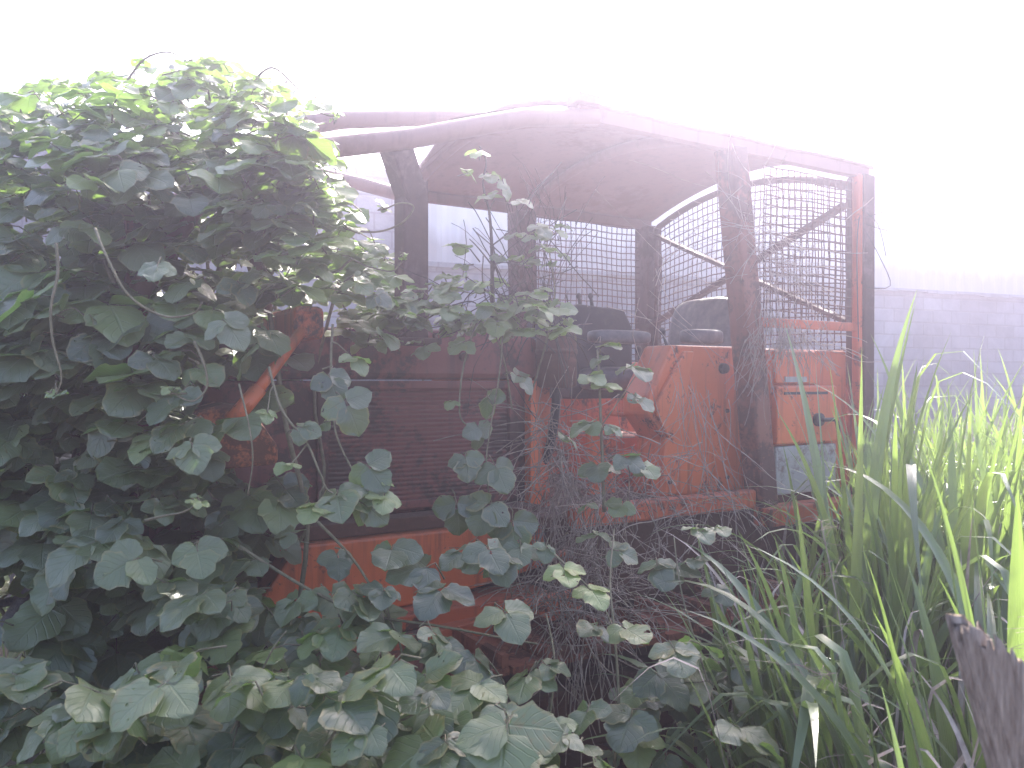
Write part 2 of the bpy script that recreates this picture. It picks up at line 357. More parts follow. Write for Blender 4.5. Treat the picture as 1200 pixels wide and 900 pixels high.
# wire mesh panels
def mesh_panel(org, ex, ez, nu, nv, top=None, seed=1, r=0.0040):
    g = random.Random(seed); b = MB(); org, ex, ez = Vector(org), Vector(ex), Vector(ez)
    nrm = ex.cross(ez).normalized()
    def pt(u, v, ph):
        tv = top(u) if top else 1
        return org + ex * u + ez * (v * tv) + nrm * (0.004 * sin(ph)) + ex * (0.004 * sin(v * 9 + u * 5)) + ez * 0.004 * sin(u * 11 + v * 3)
    for i in range(nu + 1):
        u = i / nu; m_ = nv; b.tube([pt(u, j / m_, j * pi + i * pi) + Vector((g.gauss(0, .0012), g.gauss(0, .0012), 0)) for j in range(m_ + 1)], r, 4, False, False)
    for j in range(nv + 1):
        v = j / nv; b.tube([pt(i / nu, v, (i + j + 1) * pi) + Vector((0, 0, g.gauss(0, .0012))) for i in range(nu + 1)], r, 4, False, False)
    return b
rear = mesh_panel((1.86, 0.07, 1.72), (0, 1.6, 0), (0, 0, 0.88), 36, 21, lambda u: 1 + 0.235 * sin(pi * (0.04 + .92 * u)) ** .7, 1)
pr = part(rear, 'mesh_panel', M['wire'], bevel=0)
b = MB(); b.beam((1.885, .06, 1.72), (1.885, 1.70, 1.72), .03, .04); b.tube([(1.85, 1.62, 1.72), (1.85, 1.62, 2.66)], .018, 8); part(b, 'frame', M['post'], pr)
b = MB(); b.beam((1.84, 1.66, 2.64), (1.84, 0.07, 1.92), 0.025, 0.06, (1, 0, 0)); part(b, 'brace', M['post'])
b = MB(); b.beam((1.82, 1.66, 1.98), (1.82, 0.07, 2.55), 0.025, 0.06, (1, 0, 0)); part(b, 'brace', M['post'])
far = mesh_panel((0.90, RW, 1.70), (0.92, 0, 0), (0, 0, 0.98), 21, 22, None, 2); pf = part(far, 'mesh_panel', M['wire'], bevel=0)
b = MB(); b.beam((0.88, RW - .02, 1.70), (1.84, RW - .02, 1.70), .03, .04); part(b, 'frame', M['post'], pf)
near = mesh_panel((1.13, 0.02, 1.90), (0.68, 0, 0), (0, 0, 0.76), 15, 16, None, 3); pn = part(near, 'mesh_panel', M['wire'], bevel=0)
b = MB(); b.beam((1.06, 0.0, 1.885), (1.80, 0.0, 1.885), .03, .045); part(b, 'frame', M['orange_worn'], pn)

# platform, fenders
b = MB(); b.box(-0.15, 1.95, 0.03, 1.72, 0.99, 1.03); plat = part(b, 'platform', M['rust'])
b = MB(); b.box(-0.05, 1.03, -0.03, 0.03, 0.985, 1.075); part(b, 'edge_rail', M['orange_worn'], plat, 0.012)
b = MB(); b.box(1.035, 1.99, -0.10, 0.0, 0.90, 0.985); b.box(1.035, 1.99, -0.10, 0.02, .975, .99); part(b, 'edge_rail', M['orange_worn'], plat, 0.012)
b = MB(); b.box(-0.1, 1.9, 0.06, 0.10, 0.62, 0.985); part(b, 'skirt', M['rust'], plat)
# near fender box (fuel tank) by the leaning post
prof = [(0.64, 1.77), (1.08, 1.77), (1.12, 1.05), (0.56, 1.05), (0.60, 1.32), (0.50, 1.44), (0.50, 1.53)]
b = MB(); b.prism(prof, 0.14, 0.34)
tank = part(b, 'fuel_tank', M['orange'], bevel=0.014)
b = MB(); b.prism([(0.70, 1.74), (0.76, 1.74), (0.68, 1.37), (0.60, 1.33), (0.52, 1.45), (0.52, 1.49)], 0.115, 0.139); part(b, 'side_plate', M['orange'], tank, 0.006)
b = MB(); b.tube([(0.97, 0.139, 1.66), (0.97, 0.11, 1.66)], [0.028, 0.024], 14); part(b, 'filler_cap', M['black'], tank)
for q in ((1.0, 1.12), (0.62, 1.12), (1.0, 1.45)):
    b = MB(); b.tube([(q[0], .139, q[1]), (q[0], .125, q[1])], .011, 6); part(b, 'bolt', M['rust'], tank)
# tool box between the rear posts
b = MB(); b.box(1.20, 1.80, 0.04, 0.55, 1.02, 1.76); tb = part(b, 'tool_box', M['orange_worn'], bevel=0.012)
b = MB(); b.box(1.22, 1.53, 0.018, 0.038, 1.585, 1.75); part(b, 'upper_panel', M['orange'], tb, 0.006)
b = MB(); b.box(1.20, 1.66, -0.005, 0.036, 1.28, 1.575); dr = part(b, 'door', M['orange'], tb, 0.010)
b = MB(); b.box(1.25, 1.58, -0.009, -0.002, 1.530, 1.543); part(b, 'slot', M['black'], dr, 0)
b = MB(); b.tube([(1.50, -0.01, 1.40), (1.50, -0.045, 1.40), (1.585, -0.05, 1.40), (1.60, -0.05, 1.385), (1.615, -0.05, 1.33)], 0.011, 8); b.tube([(1.50, -0.03, 1.40), (1.50, .0, 1.40)], .034, 14); part(b, 'handle', M['black'], dr)
b = MB(); b.box(1.28, 1.44, 0.010, 0.019, 1.592, 1.620); part(b, 'name_plate', M['greypaint'], tb, 0)
b = MB(); b.box(1.20, 1.66, 0.0, 0.036, 1.03, 1.27); part(b, 'lower_panel', M['greypaint'], tb, 0.006)
# far fender
b = MB(); b.prism([(0.35, 1.62), (0.55, 1.72), (1.8, 1.72), (1.8, 1.02), (0.25, 1.02), (0.25, 1.4)], 1.35, 1.70); part(b, 'fender_box', M['orange_worn'], bevel=0.015)
# seat
def cushion(name, c_, hx, hy, hz, parent=None, rx=0, ry=0):
    b = MB(); n1, n2 = 20, 12; vs = []
    for i in range(n2 + 1):
        ph = -pi / 2 + pi * i / n2
        for j in range(n1):
            th = 2 * pi * j / n1; e = 0.45
            f_ = lambda v: math.copysign(abs(v) ** e, v)
            v = Vector((hx * f_(cos(th)) * f_(cos(ph)), hy * f_(sin(th)) * f_(cos(ph)), hz * f_(sin(ph))))
            v.rotate(Matrix.Rotation(ry, 3, 'Y')); vs.append(Vector(c_) + v)
    fs = [(i * n1 + j, i * n1 + (j + 1) % n1, (i + 1) * n1 + (j + 1) % n1, (i + 1) * n1 + j) for i in range(n2) for j in range(n1)]
    b.add(vs, fs, True); return part(b, name, M['vinyl'], parent, 0)
seatp = mp(738, 448, 0.62)
seat = cushion('seat', (seatp.x + .08, 0.85, seatp.z + .02), 0.25, 0.26, 0.065)
bk = mp(826, 385, 0.85); cushion('backrest', (bk.x, 0.85, bk.z - .04), 0.09, 0.27, 0.22, seat, 0, radians(12))
a1 = mp(726, 395, 0.55); cushion('armrest', (a1.x, 0.55, a1.z), 0.19, 0.055, 0.035, seat)
a2 = mp(822, 395, 0.40); cushion('armrest', (a2.x, 0.40, a2.z), 0.13, 0.055, 0.04, seat)
b = MB(); b.prism([(seatp.x - .12, 1.30), (seatp.x + .32, 1.30), (seatp.x + .28, 1.03), (seatp.x - .05, 1.03)], .65, 1.05); part(b, 'seat_base', M['orange_worn'], seat)
# levers
def lever(px, py, qx, qy, t, knob=0.02, r=0.008):
    a = mp(px, py, t); c_ = mp(qx, qy, t); b = MB(); mid = (a + c_) / 2 + Vector((.01, 0, 0)); b.tube([a, mid, c_], [r * .8, r, r * 1.2], 8)
    o = part(b, 'lever', M['black'], bevel=0)
    k = MB(); bm = [a + Vector((0, 0, knob * 1.1 * cos(pi * i / 6))) for i in range(7)]
    k.tube(bm, [max(.0015, knob * sin(pi * i / 6)) for i in range(7)], 10); part(k, 'knob', M['black'], o, 0)
lever(776, 388, 787, 436, 0.3, 0.018); lever(678, 347, 684, 400, 0.9, 0.016, .012); lever(692, 347, 697, 400, 0.9, 0.016, .012); lever(748, 410, 752, 470, 0.6, .02)
d1 = mp(650, 362, 1.0); d2 = mp(722, 392, 1.0)
b = MB(); b.prism([(d1.x, d1.z - .02), (d1.x + .05, d1.z + .02), (d2.x - .06, d1.z + .0), (d2.x, d2.z + .03), (d2.x, 1.5), (d1.x, 1.5)], 0.85, 1.3); part(b, 'instrument_panel', M['black'], bevel=0.01)
d1 = mp(690, 505, .5); d2 = mp(722, 548, .5)
b = MB(); b.box(d1.x, d2.x, .5, .53, 1.03, d1.z); part(b, 'kick_plate', M['orange'], bevel=0.004)
b = MB(); e1 = mp(712, 484, .45); e2 = mp(748, 488, .45); b.tube([e1, e2], .012, 8); b.tube([e2, (e2.x + .02, .45, 1.03)], .012, 8); part(b, 'pedal', M['orange'], bevel=0)

# hood
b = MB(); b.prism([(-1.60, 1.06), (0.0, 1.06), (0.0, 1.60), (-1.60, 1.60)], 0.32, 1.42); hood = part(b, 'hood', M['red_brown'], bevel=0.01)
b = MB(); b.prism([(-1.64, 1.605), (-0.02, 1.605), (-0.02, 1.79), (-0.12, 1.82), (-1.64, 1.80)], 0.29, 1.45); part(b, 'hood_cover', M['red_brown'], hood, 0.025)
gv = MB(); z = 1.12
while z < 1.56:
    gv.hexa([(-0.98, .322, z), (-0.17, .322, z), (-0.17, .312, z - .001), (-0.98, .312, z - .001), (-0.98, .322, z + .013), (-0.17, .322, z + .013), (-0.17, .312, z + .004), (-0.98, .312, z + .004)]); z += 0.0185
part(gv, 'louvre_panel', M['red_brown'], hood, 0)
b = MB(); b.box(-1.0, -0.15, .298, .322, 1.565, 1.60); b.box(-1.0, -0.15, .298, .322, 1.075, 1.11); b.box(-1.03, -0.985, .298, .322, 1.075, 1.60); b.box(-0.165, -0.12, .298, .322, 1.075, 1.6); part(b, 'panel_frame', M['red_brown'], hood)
for s_ in (-.4, -.9):
    b = MB(); b.tube([(s_, .30, 1.70), (s_, .27, 1.70)], .02, 10); part(b, 'latch', M['rust'], hood)
b = MB(); b.beam((-0.06, .27, 1.04), (-0.06, .27, 1.60), .06, .05, (0, 1, 0)); part(b, 'cowl_post', M['orange'])
b = MB(); b.box(.0, .05, .3, 1.42, 1.03, 1.66); part(b, 'firewall', M['orange_worn'])
cc = mp(652, 420, .22)
b = MB(); b.tube([(cc.x, .22, cc.z - .13), (cc.x, .22, cc.z - .12), (cc.x, .22, cc.z + .10), (cc.x, .22, cc.z + .12), (cc.x, .22, cc.z + .135)], [.075, .09, .09, .075, .02], 20); b.tube([(cc.x, .22, cc.z + .02), (cc.x, .22, cc.z + .04)], .094, 20); part(b, 'air_cleaner', M['rust'], bevel=0)
b = MB(); b.tube(bez((cc.x, .22, cc.z - .1), (cc.x + .02, .25, 1.3), (.02, .34, 1.2)), .02, 8); part(b, 'hose', M['black'], bevel=0)
# main frame under the hood
b = MB(); b.box(-1.5, -0.07, .20, .31, 1.005, 1.06); part(b, 'deck_rail', M['rust'])
b = MB(); b.prism([(-1.35, .72), (-1.15, 1.0), (-.07, 1.0), (-.07, .80), (-.6, .72)], .16, .30); mf = part(b, 'main_frame', M['orange'], bevel=0.01)
for s_ in (-1.0, -.75, -.45, -.2):
    b = MB(); b.tube([(s_, .16, .9), (s_, .145, .9)], .016, 6); part(b, 'bolt', M['rust'], mf)
b = MB(); b.box(-1.4, -.1, .05, .28, .66, .715); b.beam((-1.2, .02, .60), (0.0, .02, .66), .07, .07); part(b, 'push_beam', M['orange_worn'])
# step of bent tube beside the platform
b = MB(); b.tube([mp(622, 660, -.12), mp(640, 655, -.12), mp(662, 647, -.12), mp(667, 652, -.12), mp(666, 690, -.12), mp(664, 702, -.12)], .014, 8); b.tube([mp(600, 712, -.2), mp(640, 704, -.2), mp(672, 695, -.2), mp(692, 690, -.1)], .022, 8); part(b, 'step', M['orange'], bevel=0)
# blade linkage among the vines
a = mp(284, 482, -.22); c_ = mp(356, 384, -.10)
b = MB(); b.tube([a, c_], .019, 10); b.tube([a - Vector((.03, 0, .03)), a + (c_ - a) * .25], .026, 10); part(b, 'lift_rod', M['orange'], bevel=0)
b = MB(); a = mp(228, 485, -.18); c_ = mp(300, 475, -.18); e = mp(335, 525, -.18); f_ = mp(250, 520, -.18)
b.prism([(a.x, a.z), (a.x + .1, a.z + .03), (c_.x, c_.z), (e.x, e.z), (e.x + .0, e.z - .06), (f_.x, f_.z - .09), (f_.x, f_.z)], -.10, .06); part(b, 'lift_bracket', M['rusty_orange'], bevel=0.015)
b = MB(); a = mp(362, 380, -.10); b.box(a.x - .05, a.x + .05, -.12, .3, a.z - .05, a.z + .06); part(b, 'rod_pivot', M['orange_worn'], bevel=0.02)
for t0, t1 in ((.42, .54), (1.45, 1.57)):
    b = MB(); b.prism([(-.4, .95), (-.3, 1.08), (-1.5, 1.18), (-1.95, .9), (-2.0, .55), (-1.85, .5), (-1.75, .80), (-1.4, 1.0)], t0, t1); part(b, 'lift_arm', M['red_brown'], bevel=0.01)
b = MB(); b.beam((-1.66, .35, 1.0), (-1.66, .35, 2.15), .07, .07); b.beam((-1.66, 1.4, 1.0), (-1.66, 1.4, 2.15), .07, .07); b.beam((-1.66, .3, 2.15), (-1.66, 1.45, 2.15), .07, .07)
for k in range(9): b.tube([(-1.66, .40 + .12 * k, 1.05), (-1.66, .40 + .12 * k, 2.14)], .012, 6)
part(b, 'radiator_guard', M['red_brown'], bevel=0)
b = MB(); b.tube([(-1.1, .85, 1.8), (-1.1, .85, 2.3)], .05, 12); b.tube([(-1.1, .85, 2.3), (-1.12, .85, 2.38)], .035, 12); part(b, 'exhaust', M['rust'], bevel=0)

b = MB(); b.prism([(-1.5, .42), (-1.2, .24), (1.7, .24), (1.85, .42), (1.85, .95), (-1.5, .95)], .32, 1.42); part(b, 'underbody', M['rust'], bevel=0.01)
# tracks
def track(t0, t1):
    s0, s1, R, zc = -1.55, 1.75, 0.305, 0.315
    L = s1 - s0; per = 2 * L + 2 * pi * R
    def path(d):
        d %= per
        if d < L: return (s0 + d, zc + R, 0)
        d -= L
        if d < pi * R: a = d / R; return (s1 + R * sin(a), zc + R * cos(a), a)
        d -= pi * R
        if d < L: return (s1 - d, zc - R, pi)
        d -= L; a = d / R; return (s0 - R * sin(a), zc - R * cos(a), pi + a)
    nsh = 48; b = MB()
    for i in range(nsh):
        x, z, a = path(i * per / nsh); w = per / nsh * .46; ca, sa = cos(a), -sin(a)
        sag = -0.02 * sin(pi * (x - s0) / L) if a == 0 else 0
        def q(u, t, v): return (x + u * ca + v * sin(a), t, z + sag + u * sa + v * ca)
        for u0, u1, v0, v1 in ((-w, w, -.012, .012), (w * .62, w * .95, .0122, .06)):
            b.hexa([q(u0, t0, v0), q(u1, t0, v0), q(u1, t1, v0), q(u0, t1, v0), q(u0, t0, v1), q(u1, t0, v1), q(u1, t1, v1), q(u0, t1, v1)])
    tr = part(b, 'track', M['track'], bevel=0)
    b = MB(); b.box(s0, s1, t0 + .1, t1 - .1, .2, .45); part(b, 'track_frame', M['rust'], tr, .02)
    for s_ in (s0, s1):
        b = MB(); tm = (t0 + t1) / 2; b.tube([(s_, tm - .06, zc), (s_, tm + .06, zc)], R - .05, 28, True, False); b.tube([(s_, t0 + .03, zc), (s_, t1 - .03, zc)], .09, 16, True, False); part(b, 'wheel', M['rust'], tr, 0)
    for k in range(6):
        s_ = s0 + .45 + k * .48; b = MB(); b.tube([(s_, t0 + .09, .13), (s_, t1 - .09, .13)], .085, 14, True, False); part(b, 'roller', M['rust'], tr, 0)
track(-.385, -.02); track(1.5, 1.95)

# ---------------------------------------------------------------- leaves
def leaf_template(wid=1.0, asym=0.0, lobes=0.0, curl=0.3, fold=0.18, seed=0, nv=10, nu=6):
    g = random.Random(seed); V = []; UV = []
    ph1, ph2 = g.uniform(0, 6), g.uniform(0, 6)
    for j in range(nv + 1):
        v = j / nv
        w = 0.60 * wid * (math.sin(pi * min(1, v) ** 0.78) ** 0.56 if 0 < v < 1 else 0.0)
        if v > 0.8: w *= 1 - 0.22 * ((v - .8) / .2) ** 1.2
        w *= 1 + lobes * (0.22 * math.exp(-((v - .38) / .1) ** 2) - 0.12 * math.exp(-((v - .60) / .07) ** 2))
        for i in range(-nu // 2, nu // 2 + 1):
            u = i / (nu / 2); k = w * (1 + asym * (1 if u > 0 else -1))
            edge = (0.05 * sin(v * 17 + ph1) + 0.035 * sin(v * 31 + ph2 * u)) * (abs(u) == 1) * (0 < v < 1)
            x = u * k * (1 + edge)
            y = v - 0.10 * (abs(u) ** 1.5) * math.exp(-(v / .12) ** 2) * (1 if v else 0) * 1.2
            zf = fold * abs(x) * (1 - .4 * v) + 0.035 * sin(u * 3 + v * 9 + ph1) * abs(u) + 0.02 * sin(v * 14 + ph2) * u * u
            z = zf - curl * v * v * 0.55 - 0.25 * curl * x * x * 2.0
            V.append((x, y, z)); UV.append((u * .5 + .5, v))
    w_ = nu + 1
    F = [(j * w_ + i, j * w_ + i + 1, (j + 1) * w_ + i + 1, (j + 1) * w_ + i) for j in range(nv) for i in range(nu)]
    return np.array(V), np.array(UV), np.array(F)
TERM = [leaf_template(.86 + .05 * (k % 3), 0, (.1, .6, .3, 0)[k % 4], .12 + .16 * (k % 4), .10 + .12 * (k % 3), k) for k in range(8)]
LAT = [leaf_template(.82, .20, (.0, .5, .25)[k % 3], .12 + .17 * (k % 3), .08 + .1 * (k % 4), 20 + k) for k in range(8)]
LATM = []
for V, UV, F in LAT:
    V2 = V.copy(); V2[:, 0] *= -1; LATM.append((V2, UV, F[:, ::-1]))

class Leaves:
    def __init__(s): s.V = []; s.UV = []; s.F = []; s.T = []; s.n = 0
    def put(s, tpl, pos, y, nrm, size, tint):
        V, UV, F = tpl
        y = Vector(y).normalized(); x = y.cross(Vector(nrm)); x = x.normalized() if x.length > 1e-6 else y.orthogonal().normalized(); z = x.cross(y)
        R = np.array([list(x), list(y), list(z)]) * size
        s.V.append(V @ R + np.array(pos)); s.UV.append(UV); s.F.append(F + s.n); s.n += len(V)
        s.T.append(np.tile(np.array([*tint, 1.0]), (len(V), 1)))
    def build(s, name, m_, parent=None):
        V = np.concatenate(s.V); F = np.concatenate(s.F); UV = np.concatenate(s.UV); T = np.concatenate(s.T)
        me = bpy.data.meshes.new(name)
        me.vertices.add(len(V)); me.vertices.foreach_set('co', V.astype(np.float32).ravel())
        me.loops.add(F.size); me.loops.foreach_set('vertex_index', F.astype(np.int32).ravel())
        me.polygons.add(len(F)); me.polygons.foreach_set('loop_start', np.arange(0, F.size, 4, dtype=np.int32))
        me.polygons.foreach_set('use_smooth', np.ones(len(F), dtype=bool))
        u = me.uv_layers.new(name='UVMap'); u.data.foreach_set('uv', UV[F.ravel()].astype(np.float32).ravel())
        ca = me.color_attributes.new('tint', 'FLOAT_COLOR', 'POINT'); ca.data.foreach_set('color', T.astype(np.float32).ravel())
        me.update(calc_edges=True); me.materials.append(m_)
        o = bpy.data.objects.new(name, me); C.objects.link(o)
        if parent: o.parent = parent
        return o
G = random.Random(11)
def rv(a=1.0): return Vector((G.gauss(0, a), G.gauss(0, a), G.gauss(0, a)))
def node(L, S, p, out, up, size, young=0.0, root=None, tri=True, pet=None):
    """one three-leaflet kudzu-like leaf: petiole root -> p, leaflets in the plane of normal up, tip towards out"""
    size *= .90 * G.choice((.75, .9, 1, 1, 1.1, 1.2)); up = (Vector(up) + rv(.16)).normalized(); out = Vector(out)
    y = (out - up * out.dot(up)); y = y.normalized() if y.length > 1e-4 else up.orthogonal()
    x = y.cross(up)
    t = (min(1, max(0, young + G.gauss(0, .12))), G.random(), G.random())
    p = Vector(p)
    L.put(G.choice(TERM), p + y * size * .18, y + up * G.uniform(-.35, .1), up + rv(.12), size * G.uniform(.9, 1.08), t)
    if tri:
        for sgn, TT in ((1, LATM), (-1, LAT)):
            a = radians(G.uniform(68, 92)); d = y * cos(a) + x * sgn * sin(a)
            L.put(G.choice(TT), p + d * size * .03, d + up * G.uniform(-.45, .1), up + rv(.2), size * G.uniform(.78, .95), (t[0], min(1, max(0, t[1] + G.gauss(0, .15))), G.random()))
        S.tube([p - y * .005, p + y * size * .2], .0016, 4, False)
    if root is None:
        root = p - y * size * (pet or G.uniform(.5, .9)) - Vector((0, 0, size * G.uniform(.2, .6)))
    mid = (p + Vector(root)) / 2 + Vector((0, 0, size * .12)) + rv(.01)
    S.tube([root, mid, p], [.0028, .0022, .0017], 4, False)
    return root

def smooth_path(pts, n=6):
    pts = [Vector(p) for p in pts]; P = [pts[0]] + pts + [pts[-1]]; out = []
    for i in range(1, len(P) - 2):
        for k in range(n):
            t = k / n; a, b_, c_, d = P[i - 1], P[i], P[i + 1], P[i + 2]
            out.append(.5 * ((2 * b_) + (c_ - a) * t + (2 * a - 5 * b_ + 4 * c_ - d) * t * t + (3 * b_ - a - 3 * c_ + d) * t ** 3))
    return out + [pts[-1]]
def inpoly(x, y, P):
    r = False; j = len(P) - 1
    for i in range(len(P)):
        if (P[i][1] > y) != (P[j][1] > y) and x < (P[j][0] - P[i][0]) * (y - P[i][1]) / (P[j][1] - P[i][1]) + P[i][0]: r = not r
        j = i
    return r
CAMD = Vector((0, -1, 0))
def leaf_frame(p, lean=None):
    """leaf normal and tip direction from height: near-horizontal up high, tilted to the open side lower down"""
    h = p.z
    k = lean if lean is not None else min(1.0, max(.15, .85 - .33 * (h - .8)))
    k *= .62 if k < 1.2 else 1.0
    az = G.gauss(0, .7); side = Vector((sin(az), -cos(az), 0))
    up = (Vector((0, 0, 1)) + side * k * G.uniform(.5, 1.5)).normalized()
    out = side * .7 + Vector((G.gauss(0, .5), G.gauss(0, .3), -.8))
    return up, out

# --- the big mass that has swallowed the front of the machine
MASS = [(-160, 130), (0, 108), (50, 100), (120, 88), (185, 78), (215, 62), (262, 70), (300, 92), (345, 120), (365, 150), (392, 190), (405, 235), (425, 262), (455, 300), (468, 335), (470, 372), (425, 392), (372, 405), (345, 470), (338, 540), (352, 600), (330, 650), (335, 720), (300, 800), (60, 800), (20, 730), (-30, 690), (-160, 690)]
WIN = [([(215, 470), (235, 435), (270, 445), (320, 385), (335, 350), (400, 360), (385, 410), (345, 470), (372, 490), (365, 570), (320, 560), (240, 530)], .93),
       ([(375, 392), (640, 385), (640, 590), (360, 600), (330, 470)], .975),
       ([(265, 620), (345, 600), (470, 600), (470, 700), (285, 700)], .85), ([(175, 560), (300, 560), (300, 800), (130, 800)], .22), ([(-20, 655), (60, 655), (30, 760), (-20, 800)], .8)]
def mass_front(px, py):
    c = 2.35 + 0.0000042 * (px - 120) ** 2 * (1.6 if px < 120 else .6) + 0.0000016 * (py - 480) ** 2 * 1.5
    return c + .10 * sin(px * .021 + py * .013) + .08 * sin(py * .03 - px * .011)
vm = empty('vine', (-1.3, 2.9, 0), label='huge mound of broad leaved vine swallowing the front of the bulldozer', cat='vine', group='vines climbing over the bulldozer')
L = Leaves(); S = MB()
off = Vector((-1.3, 2.9, 0))
cnt = 0
while cnt < 2300:
    px, py = G.uniform(-160, 475), G.uniform(60, 800)
    if not inpoly(px, py, MASS): continue
    if any(inpoly(px, py, P) and G.random() < k for P, k in WIN): continue
    e = G.random() ** 1.25
    dep = mass_front(px, py) + 1.3 * e
    p = at(px, py, dep)
    up, out = leaf_frame(p)
    size = G.uniform(.085, .145) * (1.0 if py > 200 else .88)
    young = .75 if (G.random() < .14 or (py < 150 and G.random() < .35)) else .12
    if px > 330 and py < 400: size *= .78; young = max(young, G.uniform(.3, 1))
    node(L, S, p - off, out, up, size, young); cnt += 1
# thick skeleton stems inside the mound
for k in range(46):
    x, y = G.uniform(-2.6, -.55), G.uniform(2.7, 3.8)
    pts = [Vector((x + G.gauss(0, .2), y, 0))]
    for j in range(5): pts.append(pts[-1] + Vector((G.gauss(0, .14), G.gauss(0, .1), G.uniform(.3, .52))))
    S.tube([q - off for q in smooth_path(pts, 4)], G.uniform(.004, .011), 5, False)
# loose runners and curling tips hanging in front
def runner(px_pts, r=.0042, leaves=(), tip=True, S=S, L=L, off=off, lsize=.05, young=.8, every=0):
    pts = smooth_path([at(*q) - off for q in px_pts], 6)
    n_ = len(pts); S.tube(pts, [r * (1 - .5 * i / n_) for i in range(n_)], 6)
    if every:
        for i in range(3, n_ - 1, every):
            up, out = leaf_frame(pts[i] + off)
            node(L, S, pts[i] + rv(.02) + out * .05, out, up, lsize * G.uniform(.7, 1.2), young, pts[i])
    if tip:
        for k in range(3):
            up, out = leaf_frame(pts[-1] + off); node(L, S, pts[-1] + rv(.012), rv(1) + (pts[-1] - pts[-3]) * 20, up, G.uniform(.018, .032), .9, pts[-1])
runner([(66, 285, 2.1), (68, 320, 2.08), (60, 360, 2.06), (62, 400, 2.06), (72, 440, 2.06), (66, 462, 2.06)])
runner([(112, 268, 2.1), (125, 300, 2.05), (150, 345, 2.04), (190, 370, 2.03), (225, 368, 2.02), (237, 355, 2.0)], tip=False)
runner([(228, 400, 2.2), (240, 430, 2.18), (242, 455, 2.18), (225, 470, 2.15), (205, 462, 2.15)])
runner([(315, 430, 2.25), (330, 480, 2.2), (360, 520, 2.2), (375, 555, 2.2), (390, 578, 2.2), (440, 578, 2.25), (455, 570, 2.25), (448, 562, 2.25)], every=9, lsize=.075)
runner([(390, 380, 2.5), (388, 430, 2.45), (392, 500, 2.4), (410, 545, 2.35), (430, 572, 2.3), (450, 575, 2.3)], every=8, lsize=.06)
runner([(280, 450, 2.2), (292, 500, 2.15), (296, 540, 2.15), (290, 580, 2.15)], tip=False, r=.003)
runner([(365, 265, 2.6), (400, 268, 2.6), (440, 272, 2.6), (470, 262, 2.6), (485, 243, 2.6), (470, 238, 2.6), (452, 245, 2.6)])
runner([(370, 325, 2.6), (395, 318, 2.6), (412, 305, 2.6), (430, 312, 2.6), (458, 318, 2.6), (468, 310, 2.6), (474, 302, 2.6)])
runner([(170, 610, 2.1), (190, 605, 2.05), (215, 600, 2.0), (232, 590, 2.0)])
runner([(300, 92, 2.8), (320, 80, 2.8), (345, 100, 2.8), (372, 130, 2.8), (395, 138, 2.8)], every=7, lsize=.07)
runner([(150, 95, 2.9), (170, 70, 2.9), (200, 62, 2.9), (230, 80, 2.9)], every=6, lsize=.06)
# hanging leaf clusters in front of the hood side
for (px, py, d, s_, tx, ty) in [(405, 470, 2.25, .16, .5, -1), (430, 545, 2.25, .12, .6, -.8), (395, 575, 2.2, .15, .3, -1), (425, 590, 2.2, .12, .8, -.6), (385, 440, 2.3, .11, .4, -1), (350, 500, 2.2, .085, .9, -.2), (262, 375, 2.2, .11, .4, -.4), (185, 310, 2.0, .12, .1, -.8), (225, 520, 2.1, .10, .3, -.9), (160, 655, 2.0, .11, -.4, -.3), (415, 330, 2.5, .10, .6, -.5), (440, 345, 2.5, .11, .8, -.5), (230, 640, 2.05, .12, .3, -.9)]:
    p = at(px, py, d) - off
    node(L, S, p, Vector((tx, -.2, ty)), Vector((G.uniform(-.3, .3), -1, .9)), s_ * .72, .15)
c_ = 0
while c_ < 120:
    px, py = G.uniform(255, 405), G.uniform(120, 260)
    if not inpoly(px, py, MASS): continue
    p = at(px, py, G.uniform(2.35, 2.8)); up, out = leaf_frame(p)
    node(L, S, p - off, out, up, G.uniform(.07, .12), G.choice((.1, .3, .8))); c_ += 1
L.build('foliage', M['leaf'], vm); S.build('stem', M['stem'], vm)

# --- generic vine thing from listed leaf positions and stems
def vine(label, spots, stems, group='vines climbing over the bulldozer', smat='stem', scatter=()):
    base = at(*stems[0][0][:3]) if stems else at(*spots[0][:3]); base = Vector((base.x, base.y, 0))
    o = empty('vine', base, label=label, cat='vine', group=group)
    L = Leaves(); S = MB()
    for st in stems:
        pts = smooth_path([at(*q[:3]) - base for q in st], 5); r = st[0][3] if len(st[0]) > 3 else .004
        S.tube(pts, [r * (1 - .5 * i / len(pts)) for i in range(len(pts))], 6)
    for sp in spots:
        px, py, d, s_, lean, yg = sp[:6]
        p = at(px, py, d); up, out = leaf_frame(p, lean)
        if len(sp) > 6: out = Vector((sp[6], -.3, sp[7]))
        node(L, S, p - base, out, up, s_, yg)
    for (P, d0, d1, n_, s0, s1, lean, yg) in scatter:
        xs = [q[0] for q in P]; ys = [q[1] for q in P]; c_ = 0
        while c_ < n_:
            px, py = G.uniform(min(xs), max(xs)), G.uniform(min(ys), max(ys))
            if not inpoly(px, py, P): continue
            p = at(px, py, G.uniform(d0, d1)); up, out = leaf_frame(p, lean)
            node(L, S, p - base, out, up, G.uniform(s0, s1), yg if G.random() > .12 else .8); c_ += 1
    L.build('foliage', M['leaf'], o); S.build('stem', M[smat], o)
    return o
